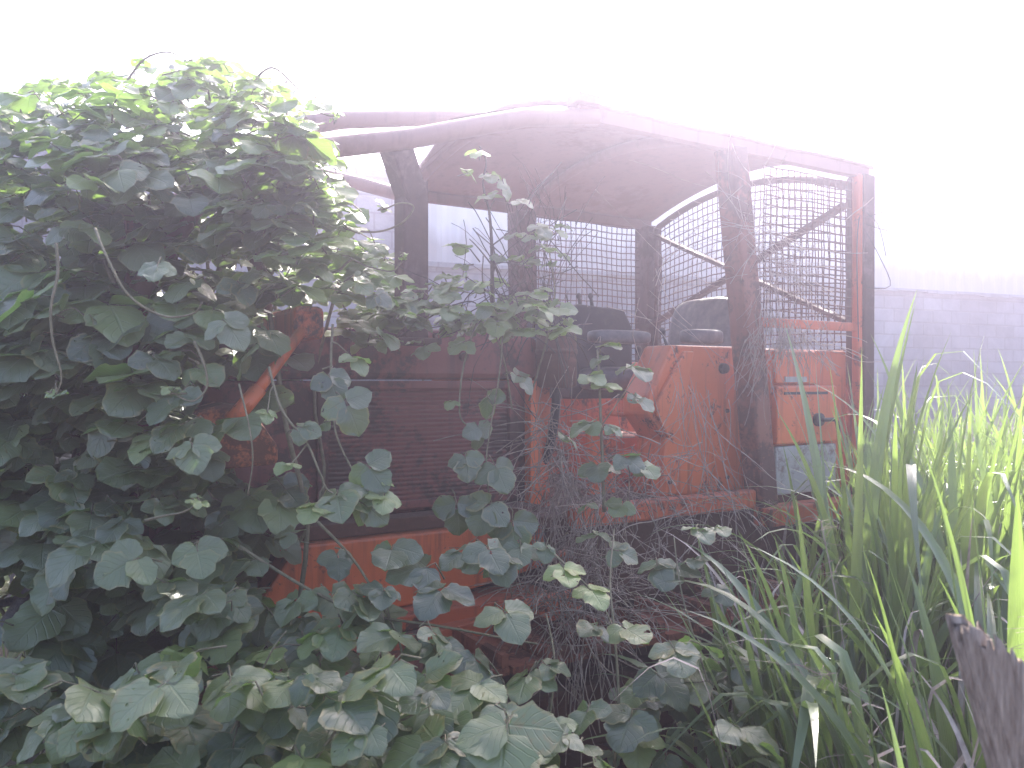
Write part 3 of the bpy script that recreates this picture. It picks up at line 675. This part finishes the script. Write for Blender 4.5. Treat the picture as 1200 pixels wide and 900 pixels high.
# carpet along the bottom left
vine('dense low carpet of pale green vine leaves across the bottom left foreground', [], [[(380, 900, 1.8, .004), (440, 860, 1.8), (480, 840, 1.8), (512, 822, 1.8)], [(360, 905, 1.7, .004), (400, 850, 1.75), (460, 800, 1.8)], [(270, 860, 1.8, .003), (300, 800, 1.85), (320, 760, 1.85), (335, 740, 1.85)]],
     scatter=[([(10, 850), (60, 800), (210, 770), (330, 790), (470, 780), (570, 800), (610, 860), (620, 960), (-40, 960), (-40, 870)], 1.65, 2.15, 175, .085, .125, .55, .2),
              ([(180, 680), (420, 690), (560, 760), (600, 850), (420, 850), (160, 800)], 2.05, 2.5, 52, .09, .125, .6, .1),
              ([(-60, 700), (60, 780), (100, 820), (-60, 900)], 1.9, 2.4, 30, .09, .12, .6, .1)])
# creeping vine over the frame and track front
vine('vine with pale leaves creeping over the orange frame below the hood',
     [(395, 650, 2.35, .085, .8, .2), (460, 640, 2.3, .09, .7, .1), (500, 665, 2.3, .09, .8, .1), (450, 690, 2.2, .10, .8, .1), (520, 690, 2.2, .11, .8, .1), (350, 700, 2.3, .09, .8, .1), (470, 745, 2.1, .12, .8, .1), (505, 755, 2.1, .11, .8, .1), (585, 655, 2.35, .12, .8, .1), (545, 645, 2.35, .10, .6, .1), (590, 715, 2.15, .12, .8, .1), (570, 640, 2.3, .11, .6, .1), (610, 640, 2.5, .10, .9, .1), (660, 665, 2.2, .07, .4, .9), (690, 690, 2.2, .07, .4, .9), (555, 770, 2.1, .10, .8, .2), (345, 625, 2.4, .1, 1, .0), (300, 655, 2.4, .1, .9, .0), (235, 735, 2.3, .12, .9, .0), (275, 700, 2.4, .11, .9, .0)],
     [[(280, 640, 2.4, .005), (360, 690, 2.35), (430, 720, 2.25), (520, 735, 2.2), (600, 750, 2.2), (630, 755, 2.2)], [(360, 600, 2.5, .005), (400, 640, 2.4), (430, 680, 2.3), (470, 760, 2.2), (460, 820, 2.2)], [(560, 760, 2.2, .003), (590, 800, 2.2), (605, 850, 2.2)], [(650, 650, 2.3, .003), (700, 700, 2.25), (720, 740, 2.2)]])
vine('single vine shoot trailing down in front of the hood grille',
     [(605, 440, 2.75, .085, .8, 0), (575, 462, 2.75, .08, 1.0, .1), (545, 400, 2.8, .07, .4, .5), (560, 500, 2.7, .09, 1.5, 0), (545, 535, 2.65, .105, 1.6, 0), (580, 545, 2.65, .105, 1.6, 0), (535, 590, 2.6, .105, 1.6, 0), (575, 590, 2.6, .10, 1.6, 0), (600, 610, 2.6, .105, 1.4, 0), (500, 405, 2.8, .07, .7, .3), (530, 470, 2.75, .04, .5, .7)],
     [[(560, 375, 2.85, .004), (548, 410, 2.8), (540, 450, 2.78), (540, 490, 2.75), (560, 500, 2.72), (578, 480, 2.72), (570, 462, 2.72)], [(590, 380, 2.9, .003), (585, 440, 2.75), (575, 500, 2.7), (570, 560, 2.65), (590, 640, 2.6), (600, 700, 2.6)]])
vine('leafy vine heaped along the top of the hood behind the bent post', [],
     [[(600, 480, 3.0, .004), (590, 420, 3.0), (570, 380, 3.0), (520, 365, 3.0), (470, 355, 2.9)], [(620, 470, 3.0, .004), (640, 400, 3.0), (650, 340, 3.1), (640, 280, 3.2)]],
     scatter=[([(480, 345), (520, 318), (560, 325), (620, 335), (660, 345), (665, 385), (600, 392), (500, 385)], 2.75, 3.2, 62, .045, .085, .35, .5),
              ([(430, 300), (470, 330), (500, 400), (430, 400)], 2.6, 2.9, 22, .05, .09, .4, .4),
              ([(620, 255), (665, 265), (655, 340), (610, 340)], 3.0, 3.3, 10, .04, .055, .5, .3)])
vine('upright vine shoot on a dark woody stem rising into the canopy opening',
     [(560, 178, 2.9, .06, .2, .8), (545, 200, 2.9, .065, .4, .5), (575, 205, 2.9, .065, .5, .3), (590, 215, 2.9, .06, 1.3, .2), (570, 230, 2.9, .06, .6, .2), (605, 235, 2.9, .085, .3, .1, .8, 0), (545, 290, 2.9, .07, .5, 0, -1, -.4), (600, 275, 2.9, .07, .4, 0, 1, -.3), (545, 310, 2.9, .06, .4, .2, -1, -.5), (585, 300, 2.9, .05, 1, .1), (555, 330, 2.9, .05, 1, .3), (610, 300, 2.9, .06, .4, 0), (630, 265, 2.9, .06, .5, .1), (640, 290, 2.9, .06, .4, 0)],
     [[(578, 380, 2.95, .0095), (577, 330, 2.93), (576, 280, 2.92), (573, 245, 2.9)], [(573, 245, 2.9, .005), (566, 215, 2.9), (570, 190, 2.9), (562, 172, 2.9)], [(574, 290, 2.9, .003), (610, 260, 2.9), (625, 228, 2.9), (645, 205, 2.9), (658, 190, 2.9)], [(576, 300, 2.92, .003), (590, 330, 2.9), (605, 350, 2.9), (610, 380, 2.9)], [(576, 310, 2.92, .003), (560, 290, 2.9), (550, 280, 2.9)], [(575, 330, 2.92, .003), (550, 345, 2.9), (535, 370, 2.9)]], smat='stem_dark')
vine('thin vine sapling with light green leaves growing beside the seat and levers',
     [(700, 420, 2.85, .06, .4, .3), (690, 440, 2.8, .07, .4, .5), (705, 450, 2.8, .065, .4, .6), (740, 430, 2.9, .09, .5, .0), (745, 465, 2.85, .075, .6, .0), (710, 405, 2.9, .07, .4, .1), (695, 495, 2.75, .085, .3, .2), (660, 510, 2.75, .06, .5, .1), (715, 500, 2.7, .07, .5, .6), (730, 535, 2.7, .11, .6, .0), (755, 545, 2.7, .08, .3, .5), (700, 545, 2.75, .08, .5, .1), (730, 590, 2.7, .07, .4, .7), (690, 590, 2.7, .06, .4, .1), (665, 375, 2.9, .03, .8, .8)],
     [[(708, 600, 2.8, .007), (706, 540, 2.8), (704, 490, 2.8), (702, 440, 2.82), (700, 410, 2.85)], [(704, 500, 2.8, .003), (725, 470, 2.8), (745, 440, 2.85)], [(704, 560, 2.8, .003), (730, 545, 2.75), (750, 540, 2.7)]])
vine('vine leaves spreading over the near track and below the platform edge',
     [(700, 625, 2.6, .08, .3, .1), (640, 640, 2.5, .06, .4, .4), (720, 645, 2.6, .08, .6, .1), (790, 665, 2.5, .09, .5, .2), (815, 655, 2.5, .09, .5, .1), (770, 660, 2.5, .07, .6, .1), (815, 620, 2.55, .085, .5, .1), (840, 618, 2.6, .075, .4, .1), (700, 735, 2.2, .085, .7, .2), (730, 735, 2.2, .08, .4, .4), (790, 760, 2.1, .10, .6, .1), (820, 755, 2.15, .10, .6, .1), (770, 790, 2.2, .11, .7, 0), (740, 840, 2.1, .10, .7, 0), (650, 850, 1.95, .07, .4, .6), (690, 830, 2.0, .08, .5, .3), (620, 790, 2.1, .08, .5, .5), (640, 780, 2.1, .07, .7, .2), (880, 870, 1.9, .11, .5, .1), (860, 850, 1.95, .10, .5, .1), (820, 800, 2.3, .10, .8, 0), (840, 690, 2.5, .07, .5, .1), (600, 885, 1.9, .08, .5, .5)],
     [[(720, 900, 2.2, .005), (725, 820, 2.2), (720, 740, 2.3), (715, 680, 2.4), (720, 620, 2.6)], [(640, 870, 2.1, .004), (650, 780, 2.2), (640, 720, 2.3)], [(860, 900, 2.1, .004), (830, 800, 2.3), (800, 700, 2.4), (790, 630, 2.5)]],
     scatter=[([(730, 760), (900, 720), (960, 800), (900, 900), (700, 900)], 2.2, 2.9, 34, .06, .10, .6, .05), ([(480, 800), (700, 860), (720, 940), (450, 940)], 1.75, 2.1, 26, .09, .12, .55, .2)])
vine('leafy undergrowth at the far left edge behind the mound, bright green in the sun', [], [[(-60, 760, 3.6, .005), (-20, 700, 3.6), (10, 650, 3.6)]],
     scatter=[([(-100, 470), (40, 470), (60, 640), (60, 840), (-100, 840)], 4.2, 5.2, 90, .08, .13, .4, .7)])

# ---------------------------------------------------------------- dead stems and straw
def tangle(name, label, cat, clouds, mat_='straw', r=(.0008, .002), fall=0.6):
    c0 = at(*clouds[0][0]); base = Vector((c0.x, c0.y, 0)); b = MB()
    for (a, c_, spread, n_, ln, kind) in clouds:
        a = at(*a); c_ = at(*c_)
        for k in range(n_):
            t = G.random(); p = a.lerp(c_, t) + Vector((G.gauss(0, spread), G.gauss(0, spread), G.gauss(0, spread)))
            d = rv(1).normalized() if kind == 'mess' else (Vector((G.gauss(0, .35), G.gauss(0, .35), -1)) if kind == 'hang' else Vector((G.gauss(0, .35), G.gauss(0, .35), 1)))
            d.normalize(); cv = rv(.22); m_ = 7; step = ln * G.uniform(.4, 1.3) / m_; pts = [p - base]
            for j in range(m_):
                d = (d + cv * .25 + rv(.10) + Vector((0, 0, -.05 * fall))).normalized(); pts.append(pts[-1] + d * step)
            rr = G.uniform(*r); b.tube(pts, [rr] * len(pts), 3, False)
    o = b.build(name, M[mat_]); o.location = base
    return tag(o, label, cat)
tangle('dry_vine', 'pale dead vine stems hanging in a tuft over the leaning cab post', 'dead vine',
       [((885, 300, 3.85), (935, 330, 3.95), .045, 60, .3, 'mess'), ((880, 360, 3.80), (945, 392, 3.95), .03, 110, .25, 'hang'), ((885, 200, 3.85), (895, 300, 3.85), .03, 26, .3, 'mess'), ((875, 380, 3.78), (900, 430, 3.8), .02, 30, .25, 'hang'), ((880, 260, 3.8), (930, 300, 3.85), .05, 40, .35, 'mess'), ((925, 395, 3.95), (985, 405, 4.1), .02, 45, .2, 'mess')])
tangle('dry_vine', 'brown tangle of dead stems heaped on the platform edge and track', 'dead vine',
       [((625, 560, 3.1), (760, 585, 3.2), .05, 80, .30, 'mess'), ((640, 630, 3.0), (700, 700, 2.8), .09, 150, .32, 'mess'), ((610, 700, 2.7), (760, 700, 3.0), .07, 130, .30, 'mess'), ((650, 600, 3.0), (720, 620, 3.0), .07, 70, .40, 'hang'), ((640, 490, 3.2), (660, 560, 3.1), .04, 120, .3, 'mess'), ((640, 740, 2.6), (700, 760, 2.6), .06, 40, .3, 'hang'), ((800, 600, 3.3), (870, 590, 3.6), .03, 50, .25, 'mess')], mat_='twigs', r=(.001, .0026), fall=1.5)
tangle('dry_vine', 'thin leafless stems clinging to the far cab post and mesh', 'dead vine',
       [((600, 290, 3.2), (640, 380, 3.2), .05, 22, .35, 'up'), ((640, 250, 4.9), (660, 380, 4.9), .06, 34, .4, 'up'), ((560, 340, 3.0), (640, 370, 3.0), .06, 50, .3, 'mess'), ((625, 250, 3.2), (650, 380, 3.2), .03, 30, .35, 'hang')], mat_='stem_dark', r=(.001, .0028))
tangle('dry_vine', 'dry twigs and shreds dangling down the tank by the lever', 'dead vine',
       [((790, 440, 3.5), (850, 480, 3.6), .03, 24, .7, 'hang'), ((700, 380, 3.5), (900, 250, 3.75), .05, 34, .5, 'mess'), ((670, 540, 3.2), (830, 540, 3.4), .04, 50, .3, 'mess')], r=(.0008, .0018))
b = MB(); base = at(1010, 330, 4.4); base.z = 0
for P in ([(1008, 245), (1028, 262), (1038, 300)], [(1012, 268), (1030, 300), (1043, 335), (1012, 337)], [(1015, 255), (1030, 250), (1040, 246)], [(1012, 262), (1030, 268), (1040, 270)]):
    b.tube(smooth_path([at(x, y, 4.35) - base for x, y in P], 4), .0022, 4, False)
b.tube(smooth_path([at(1008, 245, 4.35) - base, at(1004, 290, 4.33) - base, at(1006, 400, 4.32) - base], 4), .003, 4, False)
o = b.build('dry_twig', M['stem_dark']); o.location = base; tag(o, 'thin bare curved twigs sticking out beside the rear cab post', 'twig')

# ---------------------------------------------------------------- tall grass
def blade_tpl(seed, kind):
    g = random.Random(seed); V = []; UV = []; nv = 16
    th = radians(g.uniform(1, 9)); bend = {'up': g.uniform(.1, .5), 'arch': g.uniform(1.1, 2.0), 'broken': 0.35}[kind]
    kink = g.uniform(.62, .82) if kind == 'broken' else 2
    x = z = 0; tw = g.uniform(-.6, .6); lat = g.uniform(-.3, .3); yy = 0; prev = 0
    for j in range(nv + 1):
        v = j / nv
        if j:
            ang = th + bend * (v ** 2.0) + (g.uniform(1.9, 2.4) if 0 else 0) + (2.0 if v > kink else 0) * min(1, (v - kink) / .16 if v > kink else 0)
            x += sin(ang) / nv; z += cos(ang) / nv; yy += lat * (v ** 2) / nv
        w = .5 * (0.35 + .65 * min(1, v * 3)) * (1 - max(0, (v - .45) / .55) ** 1.9) + .004
        a = tw * v
        for u in (-1, -.5, 0, .5, 1):
            V.append((x - .35 * abs(u) * w * .03 * 0, yy + 0, z, u * w, a, abs(u) * w)); UV.append((u * .5 + .5, v))
    return np.array(V), np.array(UV), kind
def blade_mesh(L, tpl, pos, az, length, width, tint):
    V, UV, kind = tpl
    ca, sa = cos(az), sin(az)
    X = V[:, 0] * length; Y = V[:, 1] * length; Z = V[:, 2] * length
    wx = V[:, 3] * width; a = V[:, 4]; fold = V[:, 5] * width * .35
    Yl = Y + wx * np.cos(a); Xl = X + wx * np.sin(a) - fold * .6; Zl = Z + fold * .5
    P = np.stack([Xl * ca - Yl * sa + pos[0], Xl * sa + Yl * ca + pos[1], Zl + pos[2]], 1)
    n_ = 5; nv = len(V) // 5 - 1
    F = np.array([(j * n_ + i, j * n_ + i + 1, (j + 1) * n_ + i + 1, (j + 1) * n_ + i) for j in range(nv) for i in range(4)])
    UV2 = UV.copy(); UV2[:, 1] = 0.0                 # lengthwise: only the midrib shows
    L.V.append(P); L.UV.append(UV2); L.F.append(F + L.n); L.n += len(P); L.T.append(np.tile(np.array([*tint, 1.0]), (len(P), 1)))
BL = {k: [blade_tpl(100 * i + s, k) for s in range(14)] for i, k in enumerate(('up', 'arch', 'broken'))}
def clump(L, x, y, n_, h, w=.026, lean=None, young=.3, spread=.09):
    for k in range(n_):
        kind = G.choices(('up', 'arch', 'broken'), (.66, .20, .14))[0]
        az = G.uniform(0, 2 * pi) if lean is None else lean + G.gauss(0, .7)
        ln = h * G.uniform(.55, 1.1) * (1.0 if kind == 'up' else 1.12)
        z0 = 0 if G.random() < .5 else h * G.uniform(0.05, .35)
        blade_mesh(L, G.choice(BL[kind]), (x + G.gauss(0, spread), y + G.gauss(0, spread), z0), az, ln - z0 * .6, w * G.uniform(.6, 1.25), (min(1, max(0, young + G.gauss(0, .2))), G.random(), G.random() * .5))
# rear stand
L = Leaves()
for k in range(210):
    px = G.uniform(985, 1330); d = G.uniform(3.1, 6.2)
    x = (px - 600) / FPX * d
    clump(L, x, d, 12, G.uniform(1.15, 1.62) * (1 if px > 1010 else .85), .026, None, .5)
for k in range(40):
    px = G.uniform(900, 1010); d = G.uniform(2.6, 3.15); clump(L, (px - 600) / FPX * d, d, 7, G.uniform(.6, 1.0), .024, None, .35)
o = L.build('grass', M['grass']); tag(o, 'tall sunlit yellow green grass filling the right side in front of the wall', 'grass', kind='stuff')
# nearer clumps one can tell apart
specs = [('wide grass clump reaching left in front of the platform corner, long drooping leaf tips', 905, 2.25, 20, 1.12, .040, pi * .9, .3, 0),
         ('grass clump low in front of the tool box, many blades crossing', 970, 1.95, 22, 1.0, .040, pi * .8, .3, 0),
         ('tall grass clump with a single upright spear reaching highest against the block wall', 1020, 2.75, 9, 1.78, .040, None, .5, 0),
         ('grass clump in front of the tool box with long blades bent over and whitened', 925, 2.55, 14, 1.12, .042, None, .35, 0),
         ('grass clump at the right frame edge in front of the rubble heap', 1150, 2.9, 26, 1.5, .038, None, .45, 0),
         ('leaning grass clump between the tool box clump and the tall spear, blades fanning left', 965, 2.3, 14, 1.1, .040, pi, .3, 0),
         ('broad bladed grass clump arching across the lower right in front of the track', 950, 2.2, 22, 1.05, .042, pi * .95, .15, 900),
         ('tall upright grass clump beside the tool box, its bent tips dried white', 1035, 3.0, 22, 1.62, .036, None, .4, 985),
         ('grass clump with long drooping blades left of the broken post', 1080, 1.9, 26, 1.08, .042, pi * .8, .2, 0),
         ('low bright green grass tuft at the foot of the broken post', 1105, 1.4, 18, .86, .038, None, .6, 0),
         ('grass clump behind the broken post with shiny bent over blades', 1190, 2.1, 28, 1.32, .042, None, .4, 0),
         ('sparse dark grass clump in the shade of the platform corner', 880, 2.9, 14, .95, .030, None, .1, 0),
         ('thick grass clump in the middle of the right side, mid green', 1060, 2.7, 26, 1.25, .034, None, .35, 0)]
for (lab, px, d, n_, h, w, lean, yg, _) in specs:
    L = Leaves(); x = (px - 600) / FPX * d
    clump(L, 0, 0, n_, h, w, lean, yg, .06)
    o = L.build('grass_clump', M['grass']); o.location = (x, d, 0); tag(o, lab, 'grass clump', 'grass clumps at the right')

# ---------------------------------------------------------------- short weeds on the ground (uncountable)
L = Leaves()
for k in range(900):
    x = G.uniform(-6, 9); y = G.uniform(1.2, 9.2)
    q = Vector((x, y, 0)) - F0
    s_, t_ = q.dot(D_), q.dot(U_)
    if -2.9 < s_ < 2.2 and -.55 < t_ < 2.1: continue
    clump(L, x, y, 5, G.uniform(.15, .4), .012, None, .6, .12)
o = L.build('ground_cover', M['grass']); tag(o, 'short weeds and grass covering the soil around the machine', 'weeds', kind='stuff')

L = Leaves()
for k in range(150):
    px = G.uniform(880, 1300); d = G.uniform(1.8, 5.0)
    for q in range(2):
        blade_mesh(L, G.choice(BL[G.choice(('arch', 'broken', 'up'))]), ((px - 600) / FPX * d + G.gauss(0, .1), d, G.uniform(0, .3)), G.uniform(0, 6.3), G.uniform(.4, 1.05), G.uniform(.008, .02), (0, G.random(), G.random()))
o = L.build('dead_grass', M['straw']); tag(o, 'dead straw coloured blades lying through the green grass at the right', 'dead grass', kind='stuff')
b = MB()
for k in range(26):
    px, d = G.uniform(900, 1200), G.uniform(2.0, 4.2); p = Vector(((px - 600) / FPX * d, d, 0)); dr = Vector((G.gauss(0, .3), G.gauss(0, .2), 1)).normalized(); pts = [p]
    for j in range(12):
        dr = (dr + Vector((G.gauss(0, .02), G.gauss(0, .02), -.05)) + Vector((dr.x, dr.y, 0)) * .12).normalized(); pts.append(pts[-1] + dr * .105)
    b.tube(pts, [.0016] * 13, 4, False)
    for j in range(22):
        q = pts[9 + j % 4].lerp(pts[min(12, 10 + j % 4)], G.random()); b.tube([q, q + Vector((G.gauss(0, .02), G.gauss(0, .02), .01)), q + Vector((G.gauss(0, .04), G.gauss(0, .04), -.015))], [.0007] * 3, 3, False)
o = b.build('grass_seed_heads', M['straw']); tag(o, 'thin feathery seed heads arching over the tall grass at the right', 'seed heads', kind='stuff')

# ---------------------------------------------------------------- broken wooden post, lower right
b = MB(); g = random.Random(3)
NX, NZ = 120, 60; x0, y0 = .0, .0
def stump_pt(a, v):
    # cross-section: weathered split timber about 12 cm wide, leaning, with a slanting break and a lower right shoulder
    gr = .020 * sin(19 * a + 1.3) + .016 * sin(31 * a + 4) + .012 * sin(47 * a)
    r = .056 * (1 + .05 * sin(2 * a + .6) + gr)
    cx, sy = cos(a) * r, sin(a) * r * .75
    cc_ = cos(a)
    top = 1.262 - .02 * (cc_ + 1) - .075 * max(0, cc_ - .1) ** .5 * (cc_ > .1) + .010 * sin(9 * a) + .007 * sin(23 * a + 2) + .006 * sin(37 * a)
    z = v * top
    lean = -.28 * (z - .9)
    f = 1 + .03 * sin(z * 7 + 2 * a) + .012 * sin(z * 40 + 3 * a)
    return Vector((cx * f + lean, sy * f, z))
vs = [stump_pt(2 * pi * i / NX, j / NZ) for j in range(NZ + 1) for i in range(NX)]
fs = [(j * NX + i, j * NX + (i + 1) % NX, (j + 1) * NX + (i + 1) % NX, (j + 1) * NX + i) for j in range(NZ) for i in range(NX)]
for q in range(1, 4):
    f_ = 1 - q / 3.2
    for i in range(NX):
        p = vs[NZ * NX + i]; cx = sum(v.x for v in vs[NZ * NX:NZ * NX + NX]) / NX
        vs.append(Vector((cx + (p.x - cx) * f_, p.y * f_, p.z - .02 * q * q * .5 - .01 * sin(i * 2.3 + q))))
    base_i = len(vs) - NX; pb = NZ * NX if q == 1 else base_i - NX
    fs += [(pb + i, pb + (i + 1) % NX, base_i + (i + 1) % NX, base_i + i) for i in range(NX)]
vs.append(Vector((sum(v.x for v in vs[-NX:]) / NX, 0, vs[-1].z - .01))); c_i = len(vs) - 1
fs += [(c_i - NX + i, c_i - NX + (i + 1) % NX, c_i) for i in range(NX)]
b.add(vs, fs, True)
o = b.build('wooden_post', M['wood']); pq = at(1180, 780, 1.12); o.location = (pq.x + .085, pq.y, 0)
tag(o, 'broken weathered wooden post with a jagged split top in the lower right corner', 'wooden post')

# leaning poles at the left edge
for (a, c_, r, lab) in [((-30, 780, 2.9), (70, 640, 3.1), .022, 'grey pole leaning steeply among the weeds at the far left'), ((-40, 870, 2.4), (45, 770, 2.7), .025, 'lowest of the grey leaning poles at the far left edge, lit along its top'), ((-60, 730, 2.8), (55, 690, 3.2), .018, 'thin grey stick lying almost level behind the leaning poles')]:
    A, B = at(*a), at(*c_); d = (B - A); A2 = A - d * (A.z / d.z) if d.z > .05 and a[1] > 750 else A - d * 1.0
    b = MB(); ln = [A2.lerp(B, i / 10) + rv(.006) for i in range(11)]; b.tube([q - A2 for q in ln], [r * (1.1 - .03 * i) for i in range(11)], 10)
    o = b.build('pole', M['pole']); o.location = A2; tag(o, lab, 'pole', 'leaning poles at the left')

# rubble heap by the wall, right
g = random.Random(5)
b = MB(); vs = []; n1, n2 = 40, 14
for j in range(n2 + 1):
    for i in range(n1):
        a = 2 * pi * i / n1; r = 1 - j / n2; rr = r * (1.7 + .25 * sin(3 * a) + .12 * sin(7 * a))
        vs.append((cos(a) * rr * 1.3, sin(a) * rr * .7, 1.25 * (1 - r) ** .8 + .06 * sin(i * 1.7 + j * 2.1) * (r > 0) - .03))
b.add(vs, [(j * n1 + i, j * n1 + (i + 1) % n1, (j + 1) * n1 + (i + 1) % n1, (j + 1) * n1 + i) for j in range(n2) for i in range(n1)], True)
o = b.build('rubble_heap', M['sand']); o.location = (5.3, 8.9, 0); tag(o, 'pinkish sandy rubble heap behind the grass at the right', 'rubble heap')
for k, (x, y, z, s_) in enumerate([(4.55, 8.15, .95, .15), (5.0, 8.2, 1.0, .2), (5.55, 8.2, 1.02, .13)]):
    b = MB(); hs = []
    for j in range(9):
        for i in range(12):
            ph = -pi / 2 + pi * j / 8; th = 2 * pi * i / 12; q = 1 + g.uniform(-.16, .16)
            hs.append((s_ * q * cos(th) * cos(ph) * 1.5, s_ * q * sin(th) * cos(ph), s_ * q * sin(ph) * .7))
    b.add(hs, [(j * 12 + i, j * 12 + (i + 1) % 12, (j + 1) * 12 + (i + 1) % 12, (j + 1) * 12 + i) for j in range(8) for i in range(12)])
    o = b.build('rock', M['sand']); o.location = (x, y, z); tag(o, ('small pale stone low on the left flank of the rubble heap', 'largest pale stone on the rubble heap', 'smallest pale stone on the right of the rubble heap')[k], 'rock', 'stones on the rubble heap')

# ---------------------------------------------------------------- haze box added to imitate the veil of lens glare
b = MB(); b.box(-215, 215, -215, 215, -1.2, 7.0)
m = bpy.data.materials.new('glare_haze'); m.use_nodes = True; n = m.node_tree.nodes; l = m.node_tree.links; n.remove(n['Principled BSDF'])
pv = n.new('ShaderNodeVolumePrincipled'); pv.inputs['Color'].default_value = (*GLARE_HAZE['color'], 1); pv.inputs['Density'].default_value = GLARE_HAZE['density']; pv.inputs['Anisotropy'].default_value = GLARE_HAZE['g']
l.new(pv.outputs[0], n['Material Output'].inputs['Volume'])
tag(b.build('glare_haze', m), kind='stuff')
